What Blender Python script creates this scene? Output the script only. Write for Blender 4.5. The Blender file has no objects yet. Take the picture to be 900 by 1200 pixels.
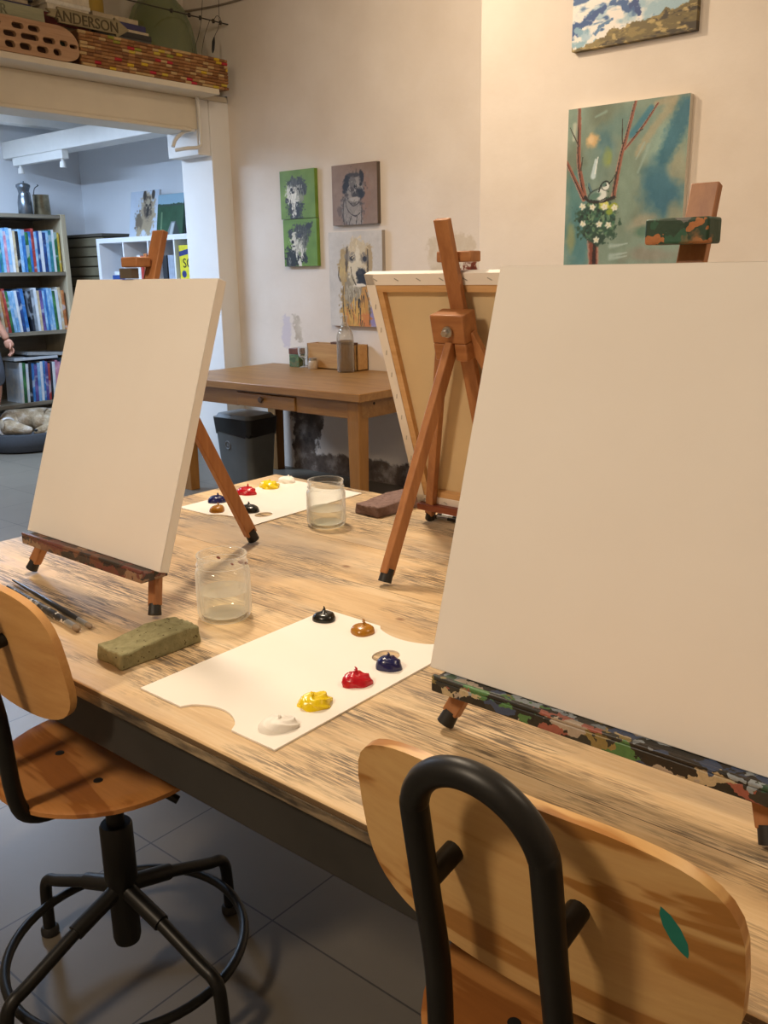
import bpy, bmesh, math, random
import numpy as np
from mathutils import Vector, Matrix
PI = math.pi
scene = bpy.context.scene
COL = scene.collection
R = math.radians

# ------------------------------------------------------------------ camera
def make_camera():
    roll, pitch, yaw = R(-0.959), R(15.073), R(-40.2)
    cy, sy = math.cos(yaw), math.sin(yaw)
    fwd = Vector((sy*math.cos(pitch), cy*math.cos(pitch), -math.sin(pitch)))
    right = Vector((cy, -sy, 0)); up = right.cross(fwd)
    r = math.cos(roll)*right + math.sin(roll)*up
    u = -math.sin(roll)*right + math.cos(roll)*up
    cd = bpy.data.cameras.new('camera'); co = bpy.data.objects.new('camera', cd); COL.objects.link(co)
    m = Matrix((r, u, -fwd)).transposed().to_4x4(); m.translation = Vector((0, 0, 1.38))
    co.matrix_world = m
    cd.sensor_fit = 'VERTICAL'; cd.sensor_height = 36; cd.lens = 1051.9/1200*36
    cd.clip_start = .02; cd.clip_end = 50
    scene.camera = co
make_camera()

# ------------------------------------------------------------------ world, lights, exposure
scene.view_settings.view_transform = 'Standard'; scene.view_settings.look = 'None'
scene.view_settings.gamma = 1; scene.view_settings.use_curve_mapping = False
scene.view_settings.exposure = -0.09
scene.cycles.transparent_max_bounces = 32
w = bpy.data.worlds.new('world'); scene.world = w; w.use_nodes = True
w.node_tree.nodes['Background'].inputs[0].default_value = (1, .9, .78, 1)
w.node_tree.nodes['Background'].inputs[1].default_value = .05

def lamp(name, kind, loc, energy, color, size=.2, target=None, spot=None, blend=.6):
    ld = bpy.data.lights.new(name, kind); ld.energy = energy; ld.color = color
    if kind == 'AREA': ld.size = size
    else: ld.shadow_soft_size = size
    if kind == 'SPOT': ld.spot_size = R(spot); ld.spot_blend = blend
    o = bpy.data.objects.new(name, ld); COL.objects.link(o); o.location = loc
    if target is not None:
        o.rotation_euler = (Vector(target)-Vector(loc)).to_track_quat('-Z', 'Y').to_euler()
    return o
WARM = (1, .81, .60)
lamp('ceiling_lamp_table', 'AREA', (-2.3, 1.9, 3.05), 55, WARM, .25, (-1.7, 1.5, .75))
lamp('ceiling_lamp_front', 'AREA', (-1.3, -1.2, 2.9), 47, WARM, .35, (-1.0, 1.2, .9))
lamp('ceiling_lamp_wall', 'AREA', (-2.9, 3.0, 3.05), 22, WARM, .18, (-2.6, 4.1, 1.8))
lamp('ceiling_lamp_right', 'AREA', (.7, 2.1, 3.05), 20, WARM, .3, (-1.2, 1.4, 1.1))
cool = (.52, .71, 1)
l = lamp('tube_light', 'AREA', (-6.52, 2.85, 2.50), 122, cool, .3, (-6.52, 2.85, 0))
l.data.shape = 'RECTANGLE'; l.data.size = 1.6; l.data.size_y = .08

# ------------------------------------------------------------------ material helpers
def srgb(c):
    if isinstance(c, str): c = tuple(int(c[i:i+2], 16) for i in (0, 2, 4))
    if max(c) > 1.001: c = tuple(v/255 for v in c)
    return tuple(v/12.92 if v <= .04045 else ((v+.055)/1.055)**2.4 for v in c)
def rgba(c): return srgb(c)+(1,)
class NT:
    def __init__(s, name):
        s.m = bpy.data.materials.new(name); s.m.use_nodes = True; s.t = s.m.node_tree
        s.b = s.t.nodes['Principled BSDF']; s._co = None
    def n(s, typ, **kw):
        nd = s.t.nodes.new(typ)
        for k, v in kw.items(): setattr(nd, k, v)
        return nd
    def l(s, a, b): s.t.links.new(a, b)
    def co(s):
        if s._co is None: s._co = s.n('ShaderNodeTexCoord').outputs['Object']
        return s._co
    def map(s, scale=(1, 1, 1), loc=(0, 0, 0), rot=(0, 0, 0), src=None):
        m = s.n('ShaderNodeMapping'); s.l(src or s.co(), m.inputs[0])
        m.inputs['Scale'].default_value = scale; m.inputs['Location'].default_value = loc; m.inputs['Rotation'].default_value = rot
        return m.outputs[0]
    def noise(s, scale, detail=4, rough=.55, vec=None, dist=0):
        nd = s.n('ShaderNodeTexNoise'); s.l(vec or s.co(), nd.inputs['Vector'])
        nd.inputs['Scale'].default_value = scale; nd.inputs['Detail'].default_value = detail
        nd.inputs['Roughness'].default_value = rough; nd.inputs['Distortion'].default_value = dist
        return nd.outputs['Fac']
    def ramp(s, fac, stops, interp='LINEAR'):
        nd = s.n('ShaderNodeValToRGB'); s.l(fac, nd.inputs[0]); cr = nd.color_ramp; cr.interpolation = interp
        while len(cr.elements) < len(stops): cr.elements.new(.5)
        for e, (p, c) in zip(cr.elements, stops):
            e.position = p; e.color = rgba(c) if not isinstance(c, (int, float)) else (c, c, c, 1)
        return nd.outputs[0]
    def mix(s, fac, a, b, mode='MIX'):
        nd = s.n('ShaderNodeMix', data_type='RGBA', blend_type=mode)
        for sock, v in ((nd.inputs[0], fac), (nd.inputs[6], a), (nd.inputs[7], b)):
            if isinstance(v, bpy.types.NodeSocket): s.l(v, sock)
            elif isinstance(v, (int, float)): sock.default_value = v
            else: sock.default_value = rgba(v)
        return nd.outputs[2]
    def math(s, op, a, b=None, clamp=False):
        nd = s.n('ShaderNodeMath', operation=op, use_clamp=clamp)
        for sock, v in ((nd.inputs[0], a), (nd.inputs[1], b)):
            if v is None: continue
            if isinstance(v, (int, float)): sock.default_value = v
            else: s.l(v, sock)
        return nd.outputs[0]
    def sep(s, vec=None):
        nd = s.n('ShaderNodeSeparateXYZ'); s.l(vec or s.co(), nd.inputs[0]); return nd.outputs
    def box(s, ctr, half, nz, soft=.03, amp=.1):
        """mask: 1 inside a box in object space, with a noisy edge"""
        X = s.sep(); out = None
        for i in range(3):
            if half[i] is None: continue
            d = s.math('ABSOLUTE', s.math('SUBTRACT', X[i], ctr[i]))
            d = s.math('SUBTRACT', half[i], d)
            out = d if out is None else s.math('MINIMUM', out, d)
        jit = s.math('MULTIPLY', s.math('SUBTRACT', nz, .5), amp*2)
        out = s.math('ADD', out, jit)
        return s.math('DIVIDE', out, soft, clamp=True)
    def color(s, c):
        if isinstance(c, bpy.types.NodeSocket): s.l(c, s.b.inputs['Base Color'])
        else: s.b.inputs['Base Color'].default_value = rgba(c)
    def set(s, rough=.6, metal=0, spec=.5, **kw):
        for k, v in (('Roughness', rough), ('Metallic', metal)):
            if isinstance(v, bpy.types.NodeSocket): s.l(v, s.b.inputs[k])
            else: s.b.inputs[k].default_value = v
        s.b.inputs['Specular IOR Level'].default_value = spec
        for k, v in kw.items(): s.b.inputs[k].default_value = v
        return s
    def bump(s, h, strength=.3, dist=.002):
        nd = s.n('ShaderNodeBump'); nd.inputs['Strength'].default_value = strength; nd.inputs['Distance'].default_value = dist
        s.l(h, nd.inputs['Height']); s.l(nd.outputs[0], s.b.inputs['Normal'])
_mc = {}
def plain(name, c, rough=.6, metal=0, var=.08, scale=12, bump=0, spec=.5):
    if name in _mc: return _mc[name]
    t = NT(name); n = t.noise(scale)
    c = srgb(c)
    inv = lambda v: tuple(12.92*x if x <= .0031308 else 1.055*x**(1/2.4)-.055 for x in v)
    lo = inv(tuple(x*(1-var) for x in c)); hi = inv(tuple(min(1, x*(1+var)) for x in c))
    t.color(t.ramp(n, [(.3, lo), (.7, hi)])); t.set(rough, metal, spec)
    if bump: t.bump(t.noise(scale*6), bump)
    _mc[name] = t.m; return t.m
def wood(name, c0, c1, axis=0, scale=1.0, rough=.5, knots=False, stretch=14, bump=.08, bands=0):
    if name in _mc: return _mc[name]
    t = NT(name)
    sc = [stretch]*3; sc[axis] = 1.0
    v = t.map(tuple(x*scale for x in sc))
    n = t.noise(1.6, 6, .6, v, .4)
    n2 = t.noise(6, 4, .6, v)
    f = t.math('ADD', t.math('MULTIPLY', n, .7), t.math('MULTIPLY', n2, .3))
    col = t.ramp(f, [(.32, c0), (.66, c1)])
    if knots:
        vo = t.n('ShaderNodeTexVoronoi'); t.l(t.map((3.2, 6, 6)), vo.inputs['Vector']); vo.inputs['Scale'].default_value = 1.6
        k = t.ramp(vo.outputs['Distance'], [(.02, 1.0), (.07, 0.0)])
        col = t.mix(k, col, '5a3a1e')
    t.color(col); t.set(rough); t.bump(n2, bump)
    _mc[name] = t.m; return t.m
def glass(name, c=(255, 255, 255), rough=.02, ior=1.45, body=0.0, bodycol=None):
    """clear glass as a see-through tint with mirror reflections that grow at grazing angles"""
    if name in _mc: return _mc[name]
    t = NT(name); tr = t.n('ShaderNodeBsdfTransparent'); tr.inputs[0].default_value = rgba(c)
    gl = t.n('ShaderNodeBsdfGlossy'); gl.inputs['Roughness'].default_value = rough; gl.inputs[0].default_value = (.95, .97, .97, 1)
    lw = t.n('ShaderNodeLayerWeight'); lw.inputs[0].default_value = .5
    f_ = t.math('ADD', t.math('MULTIPLY', t.math('POWER', lw.outputs['Facing'], 4.0), .7*(ior-1)/.5), .035*(ior-1)/.5, clamp=True)
    mx = t.n('ShaderNodeMixShader'); t.l(f_, mx.inputs[0]); t.l(tr.outputs[0], mx.inputs[1]); t.l(gl.outputs[0], mx.inputs[2])
    out = mx.outputs[0]
    if body:
        df = t.n('ShaderNodeBsdfDiffuse'); df.inputs[0].default_value = rgba(bodycol or c)
        tl_ = t.n('ShaderNodeBsdfTranslucent'); tl_.inputs[0].default_value = rgba(bodycol or c)
        m1 = t.n('ShaderNodeMixShader'); m1.inputs[0].default_value = .5; t.l(df.outputs[0], m1.inputs[1]); t.l(tl_.outputs[0], m1.inputs[2])
        k = t.math('ADD', t.math('MULTIPLY', t.math('POWER', lw.outputs['Facing'], 2.1), .85), body, clamp=True)  # whitish colour painted in at grazing edges, standing in for bright rim highlights
        m2 = t.n('ShaderNodeMixShader'); t.l(k, m2.inputs[0]); t.l(out, m2.inputs[1]); t.l(m1.outputs[0], m2.inputs[2]); out = m2.outputs[0]
    om = [n for n in t.t.nodes if n.type == 'OUTPUT_MATERIAL'][0]; t.l(out, om.inputs[0]); _mc[name] = t.m; return t.m
def emit(name, c, s):
    if name in _mc: return _mc[name]
    t = NT(name); t.color((240, 240, 240)); t.b.inputs['Emission Color'].default_value = rgba(c); t.b.inputs['Emission Strength'].default_value = s
    _mc[name] = t.m; return t.m
def vcol(name, rough=.6, bump=.15):
    if name in _mc: return _mc[name]
    t = NT(name); a = t.n('ShaderNodeVertexColor', layer_name='paint')
    n = t.noise(140, 3)
    t.color(t.mix(.10, a.outputs[0], t.ramp(n, [(.3, 0.25), (.7, .75)]), 'OVERLAY')); t.set(rough); t.bump(t.noise(260, 2), bump, .001)
    _mc[name] = t.m; return t.m

# ------------------------------------------------------------------ mesh builder
class MB:
    def __init__(s): s.v = []; s.f = []; s.c = {}
    def add(s, vs, fs, M=None):
        b = len(s.v)
        s.v += [tuple(M @ Vector(v)) if M is not None else tuple(v) for v in vs]
        s.f += [tuple(i+b for i in f) for f in fs]
        return s
    def box(s, lo, hi, M=None):
        (x0, y0, z0), (x1, y1, z1) = lo, hi
        vs = [(x0,y0,z0),(x1,y0,z0),(x1,y1,z0),(x0,y1,z0),(x0,y0,z1),(x1,y0,z1),(x1,y1,z1),(x0,y1,z1)]
        return s.add(vs, [(0,3,2,1),(4,5,6,7),(0,1,5,4),(1,2,6,5),(2,3,7,6),(3,0,4,7)], M)
    def bar(s, p, q, w, d, up=(0, 0, 1), w1=None, d1=None):
        """rectangular bar from p to q; w along side axis, d along the other"""
        p, q = Vector(p), Vector(q); a = (q-p).normalized()
        sd = a.cross(Vector(up)).normalized(); n = sd.cross(a).normalized()
        w1 = w if w1 is None else w1; d1 = d if d1 is None else d1
        vs = []
        for c, ww, dd in ((p, w, d), (q, w1, d1)):
            for i, j in ((-1,-1),(1,-1),(1,1),(-1,1)): vs.append(c+sd*(i*ww/2)+n*(j*dd/2))
        return s.add(vs, [(0,3,2,1),(4,5,6,7),(0,1,5,4),(1,2,6,5),(2,3,7,6),(3,0,4,7)])
    def cyl(s, p, q, r0, r1=None, n=16):
        return s.tube([p, q], [r0, r0 if r1 is None else r1], n)
    def tube(s, pts, r, n=12, closed=False):
        P = [Vector(p) for p in pts]; m = len(P)
        rr = list(r) if isinstance(r, (list, tuple)) else [r]*m
        vs = []; prev = None
        for i in range(m):
            if closed: t = P[(i+1) % m]-P[i-1]
            else: t = P[min(i+1, m-1)]-P[max(i-1, 0)]
            t.normalize()
            if prev is None:
                ref = Vector((0, 0, 1)) if abs(t.z) < .9 else Vector((1, 0, 0))
                x = ref.cross(t).normalized()
            else:
                x = (prev - t*prev.dot(t)).normalized()
            prev = x; y = t.cross(x)
            for k in range(n):
                a = 2*PI*k/n; vs.append(P[i]+(x*math.cos(a)+y*math.sin(a))*rr[i])
        fs = []
        for i in range(m if closed else m-1):
            j = (i+1) % m
            for k in range(n): fs.append((i*n+k, i*n+(k+1) % n, j*n+(k+1) % n, j*n+k))
        if not closed: fs += [tuple(range(n-1, -1, -1)), tuple((m-1)*n+k for k in range(n))]
        return s.add(vs, fs)
    def lathe(s, prof, ctr=(0, 0, 0), n=32, jit=None):
        vs = []; fs = []; m = len(prof)
        for (r, z) in prof:
            for k in range(n):
                a = 2*PI*k/n; vs.append((ctr[0]+r*math.cos(a), ctr[1]+r*math.sin(a), ctr[2]+z))
        for i in range(m-1):
            for k in range(n): fs.append((i*n+k, i*n+(k+1) % n, (i+1)*n+(k+1) % n, (i+1)*n+k))
        if prof[0][0] > 1e-6: fs.append(tuple(range(n-1, -1, -1)))
        if prof[-1][0] > 1e-6: fs.append(tuple((m-1)*n+k for k in range(n)))
        return s.add(vs, fs)
    def prism(s, out, z0, z1, M=None):
        n = len(out); vs = [(x, y, z0) for x, y in out]+[(x, y, z1) for x, y in out]
        fs = [tuple(range(n-1, -1, -1)), tuple(range(n, 2*n))]+[(i, (i+1) % n, n+(i+1) % n, n+i) for i in range(n)]
        return s.add(vs, fs, M)
    def sphere(s, c, r, n=16, m=10):
        if not isinstance(r, (tuple, list)): r = (r, r, r)
        vs = [(c[0], c[1], c[2]-r[2])]; fs = []
        for i in range(1, m):
            t = PI*i/m
            for k in range(n):
                a = 2*PI*k/n; vs.append((c[0]+r[0]*math.sin(t)*math.cos(a), c[1]+r[1]*math.sin(t)*math.sin(a), c[2]-r[2]*math.cos(t)))
        vs.append((c[0], c[1], c[2]+r[2])); L = len(vs)-1
        for k in range(n):
            fs.append((0, 1+(k+1) % n, 1+k)); fs.append((L, L-n+k, L-n+(k+1) % n))
        for i in range(m-2):
            for k in range(n):
                a, b = 1+i*n+k, 1+i*n+(k+1) % n; fs.append((a, b, b+n, a+n))
        return s.add(vs, fs)
    def build(s, name, mat, parent=None, smooth=False, bevel=0, seg=2, loc=None, rot=None, sub=0):
        me = bpy.data.meshes.new(name); me.from_pydata(s.v, [], s.f); me.update()
        return finish(name, me, mat, parent, smooth, bevel, seg, loc, rot, sub)
def finish(name, me, mat, parent=None, smooth=False, bevel=0, seg=2, loc=None, rot=None, sub=0):
    bm = bmesh.new(); bm.from_mesh(me); bmesh.ops.recalc_face_normals(bm, faces=bm.faces); bm.to_mesh(me); bm.free()
    o = bpy.data.objects.new(name, me); COL.objects.link(o)
    if mat is not None: me.materials.append(mat)
    if smooth:
        for p in me.polygons: p.use_smooth = True
        me.set_sharp_from_angle(angle=R(40))
    if bevel:
        b = o.modifiers.new('bevel', 'BEVEL'); b.width = bevel; b.segments = seg; b.limit_method = 'ANGLE'; b.angle_limit = R(35)
        for p in me.polygons: p.use_smooth = True
        me.set_sharp_from_angle(angle=R(30))
    if sub:
        b = o.modifiers.new('subsurf', 'SUBSURF'); b.levels = sub; b.render_levels = sub
        for p in me.polygons: p.use_smooth = True
    if parent is not None: o.parent = parent
    if loc is not None: o.location = loc
    if rot is not None: o.rotation_euler = rot
    return o
def plate(outline, holes, thick, bevel=0.0):
    """flat plate in XY (z from 0 to thick) with real holes"""
    cu = bpy.data.curves.new('plate', 'CURVE'); cu.dimensions = '2D'; cu.fill_mode = 'BOTH'; cu.extrude = thick/2-bevel
    cu.bevel_depth = bevel; cu.bevel_resolution = 1; cu.offset = -bevel
    for ln in [outline]+list(holes):
        sp = cu.splines.new('POLY'); sp.points.add(len(ln)-1); sp.use_cyclic_u = True
        for p, (x, y) in zip(sp.points, ln): p.co = (x, y, 0, 1)
    o = bpy.data.objects.new('plate', cu); COL.objects.link(o); bpy.context.view_layer.update()
    dg = bpy.context.evaluated_depsgraph_get(); me = bpy.data.meshes.new_from_object(o.evaluated_get(dg))
    bpy.data.objects.remove(o); bpy.data.curves.remove(cu); me.materials.clear()
    me.transform(Matrix.Translation((0, 0, thick/2)))
    return me
def letters(txt, size, depth, name, mat, parent, loc, rot, align='LEFT', sx=1):
    cu = bpy.data.curves.new('txt', 'FONT'); cu.body = txt; cu.size = size; cu.extrude = depth; cu.align_x = align
    o = bpy.data.objects.new('txt', cu); COL.objects.link(o); bpy.context.view_layer.update()
    dg = bpy.context.evaluated_depsgraph_get(); me = bpy.data.meshes.new_from_object(o.evaluated_get(dg))
    bpy.data.objects.remove(o); bpy.data.curves.remove(cu); me.materials.clear()
    me.transform(Matrix.Diagonal((sx, 1, 1, 1)))
    return finish(name, me, mat, parent, loc=loc, rot=rot)
def smooth_path(pts, k=6, closed=False):
    P = [Vector(p) for p in pts]; out = []; m = len(P)
    for i in range(m if closed else m-1):
        g = (lambda j: P[j % m]) if closed else (lambda j: P[min(max(j, 0), m-1)])
        p0, p1, p2, p3 = g(i-1), g(i), g(i+1), g(i+2)
        for a in range(k):
            t = a/k
            out.append(.5*((2*p1)+(-p0+p2)*t+(2*p0-5*p1+4*p2-p3)*t*t+(-p0+3*p1-3*p2+p3)*t**3))
    if not closed: out.append(P[-1])
    return out
def tag(o, label, cat, group=None, kind=None):
    o['label'] = label; o['category'] = cat
    if group: o['group'] = group
    if kind: o['kind'] = kind
    return o
def thing(name, label, cat, loc=(0, 0, 0), rz=0, group=None):
    o = bpy.data.objects.new(name, None); COL.objects.link(o); o.empty_display_size = .05
    o.location = loc; o.rotation_euler = (0, 0, rz)
    return tag(o, label, cat, group)
def struct(name, mb, mat, parent=None, **kw):
    o = mb.build(name, mat, parent, **kw)
    if parent is None: o['kind'] = 'structure'
    return o
def clone(root, loc, rz=None, label=None):
    r = root.copy(); COL.objects.link(r); r.location = loc
    if rz is not None: r.rotation_euler = (0, 0, rz)
    if label: r['label'] = label
    for ch in list(root.children):
        c = ch.copy(); COL.objects.link(c); c.parent = r
        for g in list(ch.children):
            d = g.copy(); COL.objects.link(d); d.parent = c
    return r
def rrect(w, h, r, n=8):
    out = []
    for cx, cy, a0 in ((w/2-r, h/2-r, 0), (-w/2+r, h/2-r, 90), (-w/2+r, -h/2+r, 180), (w/2-r, -h/2+r, 270)):
        for i in range(n+1):
            a = R(a0+90*i/n); out.append((cx+r*math.cos(a), cy+r*math.sin(a)))
    return out

# ------------------------------------------------------------------ materials of the room
def wall_material():
    t = NT('plaster'); n = t.noise(2.2, 5); n2 = t.noise(9, 5, .65)
    col = t.ramp(n, [(.3, 'dccfc0'), (.7, 'e8ddd0')])
    nz = t.noise(7, 6, .65)
    # damp, flaking plaster low on the back wall, in patches
    def patch(c, ctr, half, soft=.03, amp=.1, fac=1.0):
        nonlocal col
        m = t.box(ctr, half, nz, soft, amp)
        if fac < 1: m = t.math('MULTIPLY', m, fac)
        col = t.mix(m, col, c)
    brown = t.ramp(n2, [(.32, '4d4138'), (.5, '6d5e52'), (.66, 'a3968a')])
    patch(brown, (-4.5, None, .2), (.13, None, .30), .02, .17)
    patch(brown, (-3.75, None, .02), (.75, None, .13), .02, .08)
    nz = t.noise(20, 5, .65)
    tan = t.ramp(n2, [(.3, 'b3a390'), (.7, 'd0c4b2')])
    patch('cfc4c6', (-4.66, None, .97), (.045, None, .11), .012, .07)
    patch(tan, (-4.55, None, 1.0), (.04, None, .085), .012, .08)
    nz = t.noise(7, 6, .65)
    stain = t.ramp(n2, [(.35, 'd9cab4'), (.5, 'c4b295'), (.7, 'd8ccb8')])
    patch(stain, (-3.25, None, 1.4), (.19, None, .20), .02, .13, .6)
    red = t.ramp(n2, [(.42, '5b2b1c'), (.5, '7b3d28'), (.55, 'd8cbb6')])
    patch(red, (-3.13, None, 1.385), (.13, None, .035), .01, .05)
    t.color(col); t.set(.85, 0, .25); t.bump(t.noise(24, 5, .6), .25, .006)
    return t.m
M_WALL = wall_material()
M_WALL2 = plain('white_wall', 'dfe2e6', .8, var=.03, scale=2, bump=.05, spec=.25)
M_WHITE = plain('white_paint', 'e9e7e2', .5, var=.03)
M_JAMB = plain('jamb_plaster', 'e6e4e0', .8, var=.03, scale=3, bump=.1, spec=.25)
M_BEAM = plain('cream_beam', 'd8cdb8', .6, var=.04, scale=4)
def floor_material():
    t = NT('floor_tiles'); S = .4434
    v = t.map((1, 1, 1), (1.7256+S*20, -1.1128+S*20, 0))
    br = t.n('ShaderNodeTexBrick'); t.l(v, br.inputs['Vector']); br.offset = 0; br.squash = 1
    br.inputs['Scale'].default_value = 1; br.inputs['Brick Width'].default_value = S; br.inputs['Row Height'].default_value = S
    br.inputs['Mortar Size'].default_value = .0022; br.inputs['Mortar Smooth'].default_value = .1; br.inputs['Bias'].default_value = 0
    br.inputs['Color1'].default_value = rgba('716a5e'); br.inputs['Color2'].default_value = rgba('6a6358'); br.inputs['Mortar'].default_value = rgba('3d3a36')
    col = t.mix(.12, br.outputs['Color'], t.ramp(t.noise(5, 6, .6), [(.3, .3), (.7, .7)]), 'OVERLAY')
    t.color(col); t.set(.42, 0, .4); t.bump(br.outputs['Fac'], -.3, .002)
    return t.m
M_FLOOR = floor_material()

# ------------------------------------------------------------------ room shell
XL, XN, YB, YJ = -5.15, -7.86, 4.487, 4.135     # left wall, next room's far wall, back wall, jutting wall
struct('floor', MB().box((-8.1, -2.4, -.1), (2.2, 5.3, 0)), M_FLOOR)
struct('ceiling', MB().box((-5.7, -2.4, 3.3), (2.2, 4.7, 3.4)), M_WHITE)
struct('wall_back', MB().box((XL, YB, 0), (-2.8, YB+.12, 3.3)).box((-5.62, YB, 2.56), (XL, YB+.12, 3.3)), M_WALL)
struct('wall_back_right', MB().box((-2.807, YJ, 0), (2.0, YB+.12, 3.3)), M_WALL, bevel=.008)
struct('wall_right', MB().box((2.0, -2.3, 0), (2.1, YB+.12, 3.3)), M_WALL)
struct('wall_front', MB().box((-5.49, -2.4, 0), (2.1, -2.3, 3.3)), M_WALL)
struct('wall_left', MB().box((-5.49, 4.32, 0), (XL, 5.0, 2.515)).box((-5.49, -2.3, 0), (XL, 1.2, 2.515)), M_JAMB, bevel=.006)
struct('wall_left_upper', MB().box((-5.66, -2.3, 2.56), (-5.56, YB, 3.3)), M_WALL)
struct('trim_lintel', MB().box((-5.47, 1.2, 2.317), (XL, 4.21, 2.515)).box((XL-.002, 1.2, 2.300), (XL+.012, 4.15, 2.325)), M_BEAM, bevel=.006)
struct('trim_lintel_bearing', MB().box((-5.49, 4.21, 2.16), (XL-.01, 4.32, 2.515)), M_JAMB, bevel=.005)
struct('trim_ledge', MB().box((-5.56, 0.5, 2.515), (-4.95, 4.25, 2.55)).box((-5.56, 4.25, 2.515), (XL-.003, YB, 2.55)), M_BEAM, bevel=.004)
# next room
struct('wall_next_room_left', MB().box((XN-.1, .3, 0), (XN, 5.1, 2.8)), M_WALL2)
struct('wall_next_room_back', MB().box((XN-.1, 5.0, 0), (XL-.01, 5.1, 2.8)), M_WALL2)
struct('wall_next_room_front', MB().box((XN-.1, .3, 0), (-5.49, .4, 2.8)), M_WALL2)
struct('ceiling_next_room', MB().box((XN-.1, .3, 2.72), (-5.49, 5.1, 2.8)), M_WHITE)
bm_ = MB().box((XN, 4.26, 2.36), (-5.49, 4.44, 2.50))
struct('trim_ceiling_beam', bm_, M_WHITE, bevel=.006)
for i, x in enumerate((-7.45, -6.85, -6.25, -5.7)):
    struct('trim_joist', MB().box((x, .4, 2.58), (x+.12, 5.0, 2.72)), M_WHITE)
M_COND = plain('white_conduit', 'dcd8cf', .4, var=.03)
pts = smooth_path([(-5.12, 4.19, 2.53), (-5.12, 4.205, 2.45), (-5.12, 4.205, 2.26), (-5.12, 4.19, 2.205), (-5.14, 4.10, 2.19), (-5.2, 4.05, 2.18)], 6)
tag(MB().tube(pts, .012, 10).build('conduit', M_COND, smooth=True), 'thin white conduit pipe running down the end of the lintel over the doorway', 'pipe')
pts = smooth_path([(-5.16, 4.19, 2.315), (-5.18, 4.12, 2.30), (-5.2, 4.06, 2.25), (-5.2, 4.03, 2.20)], 6)
tag(MB().tube(pts, .013, 10).build('bent_pipe', M_COND, smooth=True), 'short bent white pipe in the upper corner of the doorway', 'pipe')

# ------------------------------------------------------------------ big worktable
def table_material(edge=False):
    t = NT('distressed_planks' if not edge else 'worn_edge')
    X = t.sep()
    # planks run along x
    pl = t.math('FLOOR', t.math('DIVIDE', t.math('SUBTRACT', X[1], .69), .2085))
    wn = t.n('ShaderNodeTexWhiteNoise', noise_dimensions='1D'); t.l(pl, wn.inputs['W'])
    cmb = t.n('ShaderNodeCombineXYZ'); t.l(t.math('MULTIPLY', wn.outputs['Value'], 7), cmb.inputs[0])
    ad = t.n('ShaderNodeVectorMath', operation='ADD'); t.l(t.co(), ad.inputs[0]); t.l(cmb.outputs[0], ad.inputs[1])
    base = ad.outputs[0]
    fine = t.noise(1, 6, .7, t.map((13, 230, 60), src=base), .15)
    med = t.noise(1, 5, .6, t.map((2.2, 24, 24), src=base), .6)
    big = t.noise(1, 5, .6, t.map((3.2, 8.5, 5), src=base), .3)
    col = t.ramp(t.math('ADD', t.math('MULTIPLY', med, .65), t.math('MULTIPLY', fine, .35)), [(.34, 'c2a27a'), (.48, 'd8ba8e'), (.64, 'e6cea8')])
    col = t.mix(t.math('MULTIPLY', wn.outputs['Value'], .25), col, 'b8925f')
    # grey-black weathered grain: only where the big mask allows, along fine streaks
    wear = t.ramp(big, [(.44, 0.0), (.58, 1.0)])
    streak = t.ramp(fine, [(.46, 1.0), (.55, 0.0)])
    col = t.mix(t.math('MULTIPLY', t.math('MULTIPLY', wear, streak), .85), col, '4f453c')
    # pale grey paint haze
    haze = t.ramp(t.noise(1, 5, .6, t.map((1.7, 3.4, 3), (3, 1, 0), src=base)), [(.50, 0.0), (.68, .55)])
    col = t.mix(haze, col, 'a0968a')
    # plank joints
    fr = t.math('FRACT', t.math('DIVIDE', t.math('SUBTRACT', X[1], .69), .2085))
    j = t.math('LESS_THAN', t.math('ABSOLUTE', t.math('SUBTRACT', fr, .5)), .4965)
    col = t.mix(t.math('SUBTRACT', 1.0, j), col, '6a543a')
    vo = t.n('ShaderNodeTexVoronoi'); t.l(t.map((1, 1.6, 1), src=base), vo.inputs['Vector']); vo.inputs['Scale'].default_value = 5.5
    col = t.mix(t.ramp(vo.outputs['Distance'], [(.03, .8), (.075, 0.0)]), col, '7d5230')
    if edge:
        d = t.ramp(t.noise(1, 5, .6, t.map((9, 60, 60))), [(.40, 1.0), (.66, .5)])
        col = t.mix(d, col, '40382f')
    t.color(col); t.set(t.ramp(med, [(.3, .42), (.7, .6)]), 0, .4)
    t.bump(fine, .25, .0015)
    return t.m
TX0, TX1, TY0, TY1, TZ = -2.095, .62, .69, 1.942, .75
tb = thing('worktable', 'long weathered wooden worktable on a dark metal frame holding the easels', 'table', (0, 0, 0))
MB().box((TX0, TY0, TZ-.013), (TX1, TY1, TZ)).build('tabletop', table_material(), tb, bevel=.004)
e = MB().box((TX0+.004, TY0+.002, TZ-.030), (TX1-.004, TY1-.004, TZ-.013)).box((TX0+.006, TY0+.006, TZ-.034), (TX1-.006, TY1-.006, TZ-.030)).build('edge_board', table_material(True), tb, bevel=.002)
M_BLACKSTEEL = plain('black_steel', '23211f', .5, .2, var=.25, scale=9)
M_APRON = plain('charcoal_apron', '34322f', .55, .1, var=.2, scale=7)
MB().box((TX0+.03, TY0+.02, .63), (TX1-.03, TY0+.05, TZ-.034)).box((TX0+.03, TY1-.05, .63), (TX1-.03, TY1-.02, TZ-.034)).box((TX0+.03, TY0+.05, .63), (TX0+.06, TY1-.05, TZ-.034)).box((TX1-.06, TY0+.05, .63), (TX1-.03, TY1-.05, TZ-.034)).build('apron', M_APRON, tb, bevel=.003)
for x in (TX0+.06, TX1-.06):
    for y in (TY0+.08, TY1-.08):
        MB().box((x-.03, y-.03, 0), (x+.03, y+.03, TZ-.034)).build('leg', M_BLACKSTEEL, tb, bevel=.004)
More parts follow.
